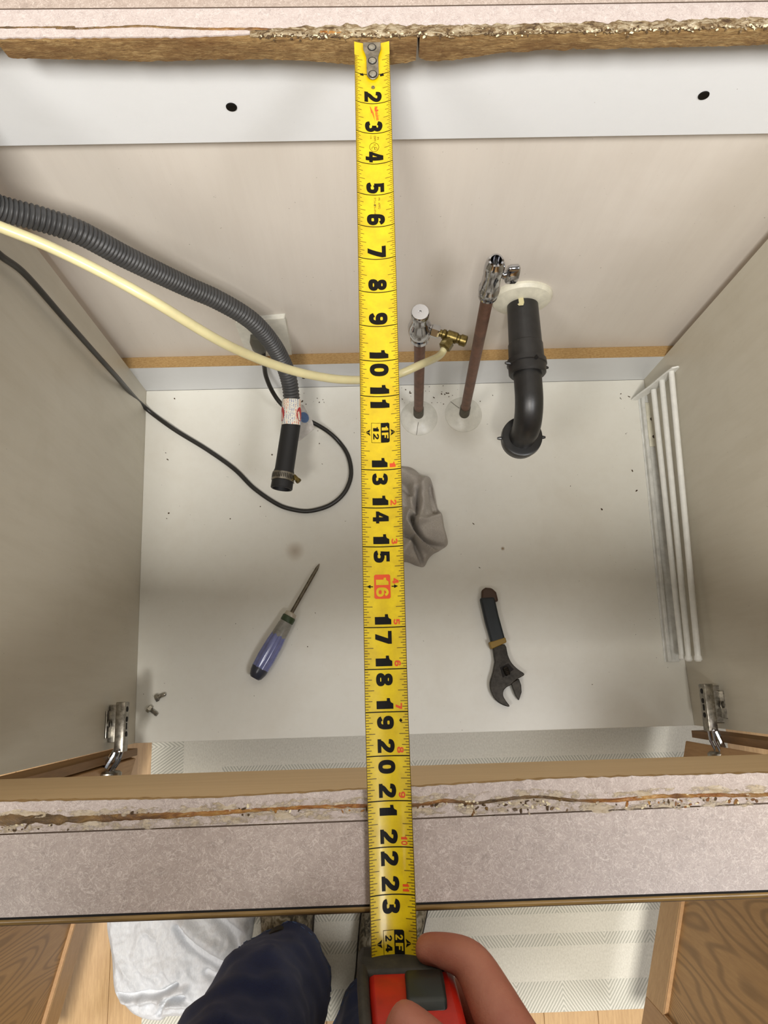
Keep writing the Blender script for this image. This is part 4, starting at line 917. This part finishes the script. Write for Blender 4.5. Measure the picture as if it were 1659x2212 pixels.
# wrench
w0 = at(1052, 1270, z=ZF + 0.3); w1 = at(1078, 1400, z=ZF + 0.3); w2 = at(1100, 1512, z=ZF + 0.3)
wr_ = thing('adjustable_wrench', 'adjustable wrench with dark cushioned grip lying on the cabinet floor', 'wrench', w1)
def px_poly(l, z): return [at(x, y, z=z) for x, y in l]
def slab_px(l, z0, z1):
    b = B(); A = [Vector((p.x, p.y, z0)) for p in px_poly(l, (z0 + z1) / 2)]; n = len(A)
    a_ = [b.bm.verts.new(p) for p in A]; d_ = [b.bm.verts.new(Vector((p.x, p.y, z1))) for p in A]; b.bridge(a_, d_); b.bm.faces.new(list(reversed(a_))); b.bm.faces.new(d_); return b
obj('grip', slab_px([(1036, 1292), (1067, 1290), (1076, 1330), (1092, 1388), (1062, 1394), (1048, 1345)], ZF + 0.02, ZF + 0.62), M_grip, wr_, bev=0.13)
obj('grip_end', slab_px([(1040, 1275), (1048, 1270), (1062, 1271), (1071, 1280), (1076, 1300), (1039, 1302)], ZF + 0.04, ZF + 0.55), M_brown, wr_, bev=0.12)
obj('grip_band', slab_px([(1055, 1388), (1090, 1377), (1093, 1388), (1060, 1403)], ZF + 0.01, ZF + 0.64), M_ochre, wr_, bev=0.06)
hd_ = spline([Vector((x, y, 0)) for x, y in ((1064, 1400), (1089, 1392), (1096, 1415), (1104, 1432), (1118, 1446), (1132, 1457), (1118, 1466), (1108, 1474), (1102, 1480), (1094, 1484), (1087, 1492), (1086, 1503), (1092, 1514), (1100, 1526), (1086, 1523), (1070, 1512), (1060, 1494), (1058, 1474), (1064, 1452), (1068, 1430))], 3)
obj('jaw_head', slab_px([(p.x, p.y) for p in hd_], ZF + 0.08, ZF + 0.5), M_dsteel, wr_, bev=0.04, smooth=30)
obj('movable_jaw', slab_px([(1103, 1476), (1112, 1470), (1120, 1466), (1125, 1480), (1126, 1495), (1120, 1513), (1113, 1503), (1108, 1490)], ZF + 0.12, ZF + 0.46), M_dsteel, wr_, bev=0.04, smooth=30)
kc = at(1094, 1450, z=ZF + 0.5); kd = (at(1106, 1446, z=ZF + 0.5) - at(1084, 1455, z=ZF + 0.5)).normalized()
obj('knurl_slot', slab_px([(1080, 1442), (1098, 1433), (1110, 1446), (1086, 1464)], ZF + 0.49, ZF + 0.51), M_hole, wr_)
kd2 = kd.cross(Vector((0, 0, 1))).normalized()
obj('knurl', B().lathe(kc - kd2 * 0.27, kd2, [(0, 0.15)] + [(0.04 + 0.055 * k, 0.2 if k % 2 else 0.16) for k in range(9)] + [(0.54, 0.14)], 16), M_dsteel, wr_)
# bolts
def bolt(a, c, label):
    a = at(*a, z=ZF + 0.17); c = at(*c, z=ZF + 0.13); d = (c - a).normalized(); L = (c - a).length
    t = thing('hex_bolt', label, 'bolt', a)
    obj('head', B().lathe(a, d, [(0, 0.2), (0.03, 0.25), (0.2, 0.25), (0.22, 0.22)], 6), M_zinc, t, smooth=25)
    obj('threaded_shank', B().lathe(a, d, [(0.2, 0.125)] + [(0.24 + 0.028 * k, 0.135 if k % 2 else 0.115) for k in range(int((L - 0.3) / 0.028))] + [(L, 0.09)], 14), M_zinc, t, smooth=60)
bolt((335, 1509), (358, 1499), 'small hex bolt on the cabinet floor, the one nearer the back')
bolt((320, 1529), (340, 1545), 'small hex bolt on the cabinet floor, the one nearer the front')
# dirt on the cabinet floor
DP = [(1340, 860), (1342, 862), (1352, 937), (1354, 935), (1365, 1015), (1366, 1017), (1300, 1100), (1375, 1060), (377, 861), (378, 862), (681, 1324), (869, 862), (915, 838), (355, 1476)]
def g_dirt():
    r = random.random()
    if DP: return at(*DP.pop(), z=ZF + 0.02)
    if r < 0.5: return at(random.gauss(900, 70), random.gauss(856, 14), z=ZF + 0.01)
    if r < 0.7: return at(random.gauss(690, 30), random.gauss(880, 40), z=ZF + 0.01)
    return at(random.uniform(330, 1380), random.uniform(850, 1560), z=ZF + 0.01)
dirt = bits(110, g_dirt, 'floor_dirt', [M_dark], None, (0.02, 0.065))
dirt['label'] = 'dark dirt specks and pellets scattered on the white cabinet floor'; dirt['category'] = 'dirt'
b = B(); b.lathe(at(656, 817, y=YC) + Vector((0, 0.01, 0)), (0, -1, 0), [(0, 0.12), (0.015, 0.11)], 10); obj('rail_hole', b, M_hole, cab)
# stains on bottom panel
for x, y, r, op in ((637, 1190, 0.75, 0.35), (1086, 1185, 0.16, 0.8)):
    c = at(x, y, z=ZF); b = B(); b.bm.faces.new([b.bm.verts.new(c + Vector((r * math.cos(k * 0.3), r * math.sin(k * 0.3), 0.004))) for k in range(21)]); b.keep = True
    m, nt, p = nodes('tan_stain', 0.5, 0, (160, 128, 84)); base = c - WL[cab.name]
    tc = nt.nodes.new('ShaderNodeTexCoord'); vm = nt.nodes.new('ShaderNodeVectorMath'); vm.operation = 'DISTANCE'; vm.inputs[1].default_value = base * I
    nt.links.new(tc.outputs['Object'], vm.inputs[0]); nt.links.new(maprange(nt, vm.outputs['Value'], 0, r * I * 0.95, op, 0), p.inputs['Alpha'])
    obj('water_stain', b, m, cab, smooth=None)

# ---------------------------------------------------------------- rug
rgx0, rgx1, rgy0, rgy1 = -15.75, 24.0, -39.15, -19.2
b = B(); xs = [rgx0, -13.55, -10.9, 24.0]; ys = [-39.15, -37.35, -35.3, -34.55, -33.35, -32.9, -31.2, -30.7, -29.0, -28.4, -26.8, -26.3, -24.3, -23.45, -21.4, -20.9, -19.2]
bandrow = {0: 1, 2: 1, 4: 1, 6: 1, 8: 1, 10: 1, 12: 1, 14: 1}
VV = {}
def gv(i, j):
    if (i, j) not in VV: VV[(i, j)] = b.bm.verts.new((xs[i], ys[j], 0.26))
    return VV[(i, j)]
for i in range(len(xs) - 1):
    for j in range(len(ys) - 1):
        f = b.bm.faces.new((gv(i, j), gv(i + 1, j), gv(i + 1, j + 1), gv(i, j + 1)))
        f.material_index = 1 if j == 0 else (2 if i == 0 else (1 if (j in bandrow and i == 2) else 0))
ed = [e for e in b.bm.edges if len(e.link_faces) == 1]; r = bmesh.ops.extrude_edge_only(b.bm, edges=ed)
for v in [g for g in r['geom'] if isinstance(g, bmesh.types.BMVert)]: v.co.z = 0.02
rug = obj('rug', b, M_rug, None, smooth=None); tag(rug, 'cream woven rug with grey herringbone bands on the room floor', 'rug')
# ---------------------------------------------------------------- person
person = thing('person', 'person in navy jeans and mottled shoes standing at the counter, holding the tape case', 'person', (-3, -37, 0.3))
def skin(name, J, E, R, mat, parent, root, sub=2):
    ks = list(J); me = bpy.data.meshes.new(name); base = WL[parent.name]
    me.from_pydata([tuple((Vector(J[k]) - base) * I) for k in ks], [(ks.index(a), ks.index(c)) for a, c in E], [])
    o = bpy.data.objects.new(name, me); C.objects.link(o); o.parent = parent; WL[o.name] = base
    me.materials.append(mat)
    md = o.modifiers.new('skin', 'SKIN'); md.use_smooth_shade = True; md.branch_smoothing = 0.3
    for k, v in enumerate(me.skin_vertices[0].data):
        rr = R[ks[k]]; v.radius = (rr * I, rr * I) if not isinstance(rr, tuple) else (rr[0] * I, rr[1] * I)
        v.use_root = ks[k] == root
    s_ = o.modifiers.new('sub', 'SUBSURF'); s_.levels = sub; s_.render_levels = sub; return o
tip = at(902, 2052, z=36.25); dip = at(940, 2049, z=36.5); pip = at(1016, 2072, z=37.0); mcp = at(1092, 2222, z=38.0)
th0 = at(838, 2188, z=38.95); th1 = at(872, 2210, z=39.05); th2 = Vector((1.25, -25.5, 39.35)); th3 = Vector((2.5, -26.9, 39.0))
pr = Vector((2.0, -25.6, 37.6))
J = {'pel': (-3.5, -37.5, 36), 'bel': (-3.3, -36.2, 43), 'che': (-3, -32.8, 51), 'nek': (-2.8, -29.8, 58), 'jaw': (-2.7, -25.6, 59.6), 'hed': (-2.7, -27.2, 62.2), 'crn': (-2.7, -29, 64),
     'shr': (4.4, -31.5, 55.5), 'elr': (8.8, -34.5, 45), 'wrr': (5.3, -30.2, 38.9), 'pal': (3.5, -28.2, 38.4), 'mcp': mcp, 'pip': pip, 'pia': at(978, 2058, z=36.8), 'pib': at(1042, 2118, z=37.3), 'dip': dip, 'tip': tip,
     't3': th3, 't2': th2, 't1': th1, 't0': th0,
     'm1': (2.1, -26.3, 37.3), 'm2': (1.5, -25.3, 35.6), 'm3': (0.3, -25.3, 35.0), 'm4': (-0.5, -25.4, 35.1), 'r1': (2.15, -27.3, 37.0), 'r2': (1.6, -26.6, 35.2), 'r3': (0.4, -26.5, 34.8), 'r4': (-0.4, -26.5, 34.9),
     'p1': (2.25, -28.2, 36.8), 'p2': (1.7, -27.6, 35.1), 'p3': (0.7, -27.5, 34.8), 'p4': (0.1, -27.5, 34.9),
     'shl': (-10.2, -31.5, 55.5), 'ell': (-12.5, -28.5, 46.5), 'wrl': (-5.5, -25.5, 52.6), 'pll': (-4.2, -23.8, 53.8), 'l1': (-3.2, -22.6, 54.9), 'l2': (-2.6, -22.4, 54.2), 'l3': (-3.0, -22.9, 53.6), 'l4': (-3.3, -23.4, 53.0), 'l5': (-3.6, -22.6, 55.4),
     'hil': (-6.4, -37.4, 33.5), 'knl': (-6.7, -34.6, 19), 'anl': (-6.5, -35.3, 3.6), 'hir': (-0.8, -37.4, 33.5), 'knr': (-0.4, -36.2, 19), 'anr': (-0.5, -38.6, 3.6)}
E = [('pel', 'bel'), ('bel', 'che'), ('che', 'nek'), ('nek', 'jaw'), ('jaw', 'hed'), ('hed', 'crn'), ('che', 'shr'), ('shr', 'elr'), ('elr', 'wrr'), ('wrr', 'pal'), ('pal', 'mcp'), ('mcp', 'pib'), ('pib', 'pip'), ('pip', 'pia'), ('pia', 'dip'), ('dip', 'tip'),
     ('pal', 't3'), ('t3', 't2'), ('t2', 't1'), ('t1', 't0'), ('pal', 'm1'), ('m1', 'm2'), ('m2', 'm3'), ('m3', 'm4'), ('pal', 'r1'), ('r1', 'r2'), ('r2', 'r3'), ('r3', 'r4'), ('pal', 'p1'), ('p1', 'p2'), ('p2', 'p3'), ('p3', 'p4'),
     ('che', 'shl'), ('shl', 'ell'), ('ell', 'wrl'), ('wrl', 'pll')] + [('pll', 'l%d' % k) for k in range(1, 6)] + [('pel', 'hil'), ('hil', 'knl'), ('knl', 'anl'), ('pel', 'hir'), ('hir', 'knr'), ('knr', 'anr')]
R = dict(pel=5.6, bel=5.2, che=5.8, nek=2.3, jaw=2.5, hed=3.3, crn=2.4, shr=2.6, elr=1.65, wrr=1.15, pal=1.1, mcp=0.60, pip=0.47, pia=0.42, pib=0.5, dip=0.355, tip=0.37, t3=0.62, t2=0.50, t1=0.46, t0=0.34,
         m1=0.46, m2=0.4, m3=0.36, m4=0.3, r1=0.44, r2=0.38, r3=0.34, r4=0.28, p1=0.4, p2=0.34, p3=0.3, p4=0.26, shl=2.6, ell=1.65, wrl=1.15, pll=1.0, l1=.36, l2=.36, l3=.34, l4=.3, l5=.38, hil=3.2, knl=2.1, anl=1.5, hir=3.2, knr=2.1, anr=1.5)
skin('body', J, E, R, M_skin, person, 'pel')
# clothing
def trouser(path, rad, sd, hemz):
    b = B(); P = resample(spline(path, 6), 0.35); rings = []; seg = 40; n = len(P)
    for i, p in enumerate(P):
        t = i / (n - 1); r = interp(t, *rad); rg = []
        for k in range(seg):
            a = 2 * math.pi * k / seg; w_ = 1 + 0.15 * noise.noise(Vector((math.cos(a) * 1.2, math.sin(a) * 1.2, p.z * 0.28 + sd))) + 0.07 * noise.noise(Vector((math.cos(a) * 3, math.sin(a) * 3, p.z * 0.6 + sd)))
            rg.append(p + Vector((math.cos(a) * r * w_, math.sin(a) * r * w_ * 1.05, 0)))
        rings.append(rg)
    p = P[0]; inner = [[c_.lerp(p, 0.06) for c_ in rings[0]], [c_.lerp(p, 0.1) + Vector((0, 0, 1.5)) for c_ in rings[0]]]
    b.loft([inner[1], inner[0]] + rings, caps=False); return b
LP = [(-6.65, -35.7, 2.9), (-6.65, -35.6, 6), (-6.9, -34.8, 12), (-7.0, -34.9, 19), (-6.5, -36, 27), (-5.9, -37.3, 34), (-4.2, -37.6, 38.5)]
RP = [(-0.5, -38.8, 2.9), (-0.5, -38.7, 6), (-0.5, -38.0, 12), (-0.5, -37.2, 19), (-0.8, -37, 27), (-1.3, -37.5, 34), (-2.8, -37.7, 38.5)]
rad = ([0, 0.1, 0.3, 0.5, 0.75, 1], [3.0, 2.95, 2.9, 3.0, 3.7, 5.0])
bL = trouser(LP, rad, 3, 0); bR = trouser(RP, rad, 20, 0)
tmp = bpy.data.meshes.new('t'); bR.bm.to_mesh(tmp); bL.bm.from_mesh(tmp); bR.bm.free(); bpy.data.meshes.remove(tmp)
jn = obj('jeans', bL, M_denim, person, smooth=80)
b = B()
for path, sd in ((LP, 3), (RP, 20)):
    p = Vector(path[0]) + Vector((0, 0.0, 0.75)); 
    for k in range(72):
        if k % 2: continue
        a0, a1 = 2 * math.pi * k / 72, 2 * math.pi * (k + 1) / 72; q = []
        for a in (a0, a1):
            w_ = 1 + 0.15 * noise.noise(Vector((math.cos(a) * 1.2, math.sin(a) * 1.2, p.z * 0.28 + sd))) + 0.07 * noise.noise(Vector((math.cos(a) * 3, math.sin(a) * 3, p.z * 0.6 + sd)))
            q.append(p + Vector((math.cos(a) * 3.0 * w_, math.sin(a) * 3.0 * w_ * 1.05, 0)))
        b.tube(q, 0.05, 5)
obj('hem_stitching', b, M_stitch, jn, kind='stuff')
skin('shirt', {'a': (-3.5, -37.6, 37), 'b': (-3.3, -36.2, 43.5), 'c': (-3, -32.8, 51.3), 'n': (-2.8, -30.4, 57), 'sr': (4.5, -31.6, 55.5), 'er': (8.7, -34.4, 45.6), 'wr': (7.0, -32.2, 41.2), 'sl': (-10.3, -31.6, 55.5), 'el': (-12.4, -28.7, 47.2), 'wl': (-8.6, -26.8, 50.2)},
     [('a', 'b'), ('b', 'c'), ('c', 'n'), ('c', 'sr'), ('sr', 'er'), ('er', 'wr'), ('c', 'sl'), ('sl', 'el'), ('el', 'wl')], dict(a=6.2, b=5.9, c=6.5, n=2.9, sr=3.2, er=2.3, wr=1.8, sl=3.2, el=2.3, wl=1.8), M_shirt, person, 'a')
skin('hair', {'a': (-2.7, -28.6, 62.8), 'b': (-2.7, -29.8, 64.4), 'c': (-2.7, -31, 61)}, [('a', 'b'), ('a', 'c')], dict(a=3.4, b=2.6, c=2.6), M_hair, person, 'a')
def shoe(cx, cy, ang, sc=1.0):
    """heel at (cx, cy); ang: toe direction from +Y, clockwise"""
    d = Vector((math.sin(ang), math.cos(ang), 0)); n = Vector((d.y, -d.x, 0)); o = Vector((cx, cy, 0.28))
    secs = [(0.0, 0.9, 2.6), (0.35, 1.35, 3.2), (1.6, 1.5, 3.5), (3.2, 1.5, 3.6), (4.6, 1.6, 3.4), (6.0, 1.8, 2.9), (7.6, 2.0, 2.3), (9.2, 2.05, 1.9), (10.4, 1.8, 1.6), (11.2, 1.25, 1.25), (11.6, 0.5, 0.9)]
    b = B(); rr = []
    for s_, w_, h_ in secs:
        rr.append([o + d * s_ + n * (w_ * 1.02 * math.copysign(abs(math.cos(a)) ** 0.75, math.cos(a))) + Vector((0, 0, 0.5 + (h_ - 0.5) * max(0, math.sin(a)) ** 0.8 if math.sin(a) > 0 else 0.5 + 0.15 * math.sin(a))) for a in [2 * math.pi * k / 28 for k in range(28)]])
    b.loft(rr); up = obj('shoe', b, M_shoe, person, smooth=60)
    b = B(); rr = []
    for s_, w_, h_ in secs: rr.append([o + d * (s_ * 1.02 - 0.1) + n * (w_ + 0.12) * q + Vector((0, 0, z_)) for q, z_ in ((-1, 0), (1, 0), (1, 0.75), (-1, 0.75))])
    b.loft(rr); obj('sole', b, M_sole, up, smooth=50, bev=0.1)
    b = B(); c = o + d * 2.7
    for kz, kr in ((3.3, 1.0),): pass
    rr = []
    for z_, q in ((2.6, 1.0), (3.5, 1.03), (3.9, 1.02), (3.9, 0.9), (3.3, 0.85)):
        rr.append([c + d * (2.35 * q * math.cos(a)) + n * (1.55 * q * math.sin(a)) + Vector((0, 0, z_ + 0.35 * math.cos(a))) for a in [2 * math.pi * k / 30 for k in range(30)]])
    b.loft(rr, caps=False); obj('shoe_collar', b, M_sole, up, smooth=60)
shoe(-6.4, -37.6, 0.0); shoe(-1.5, -41.0, 0.24)
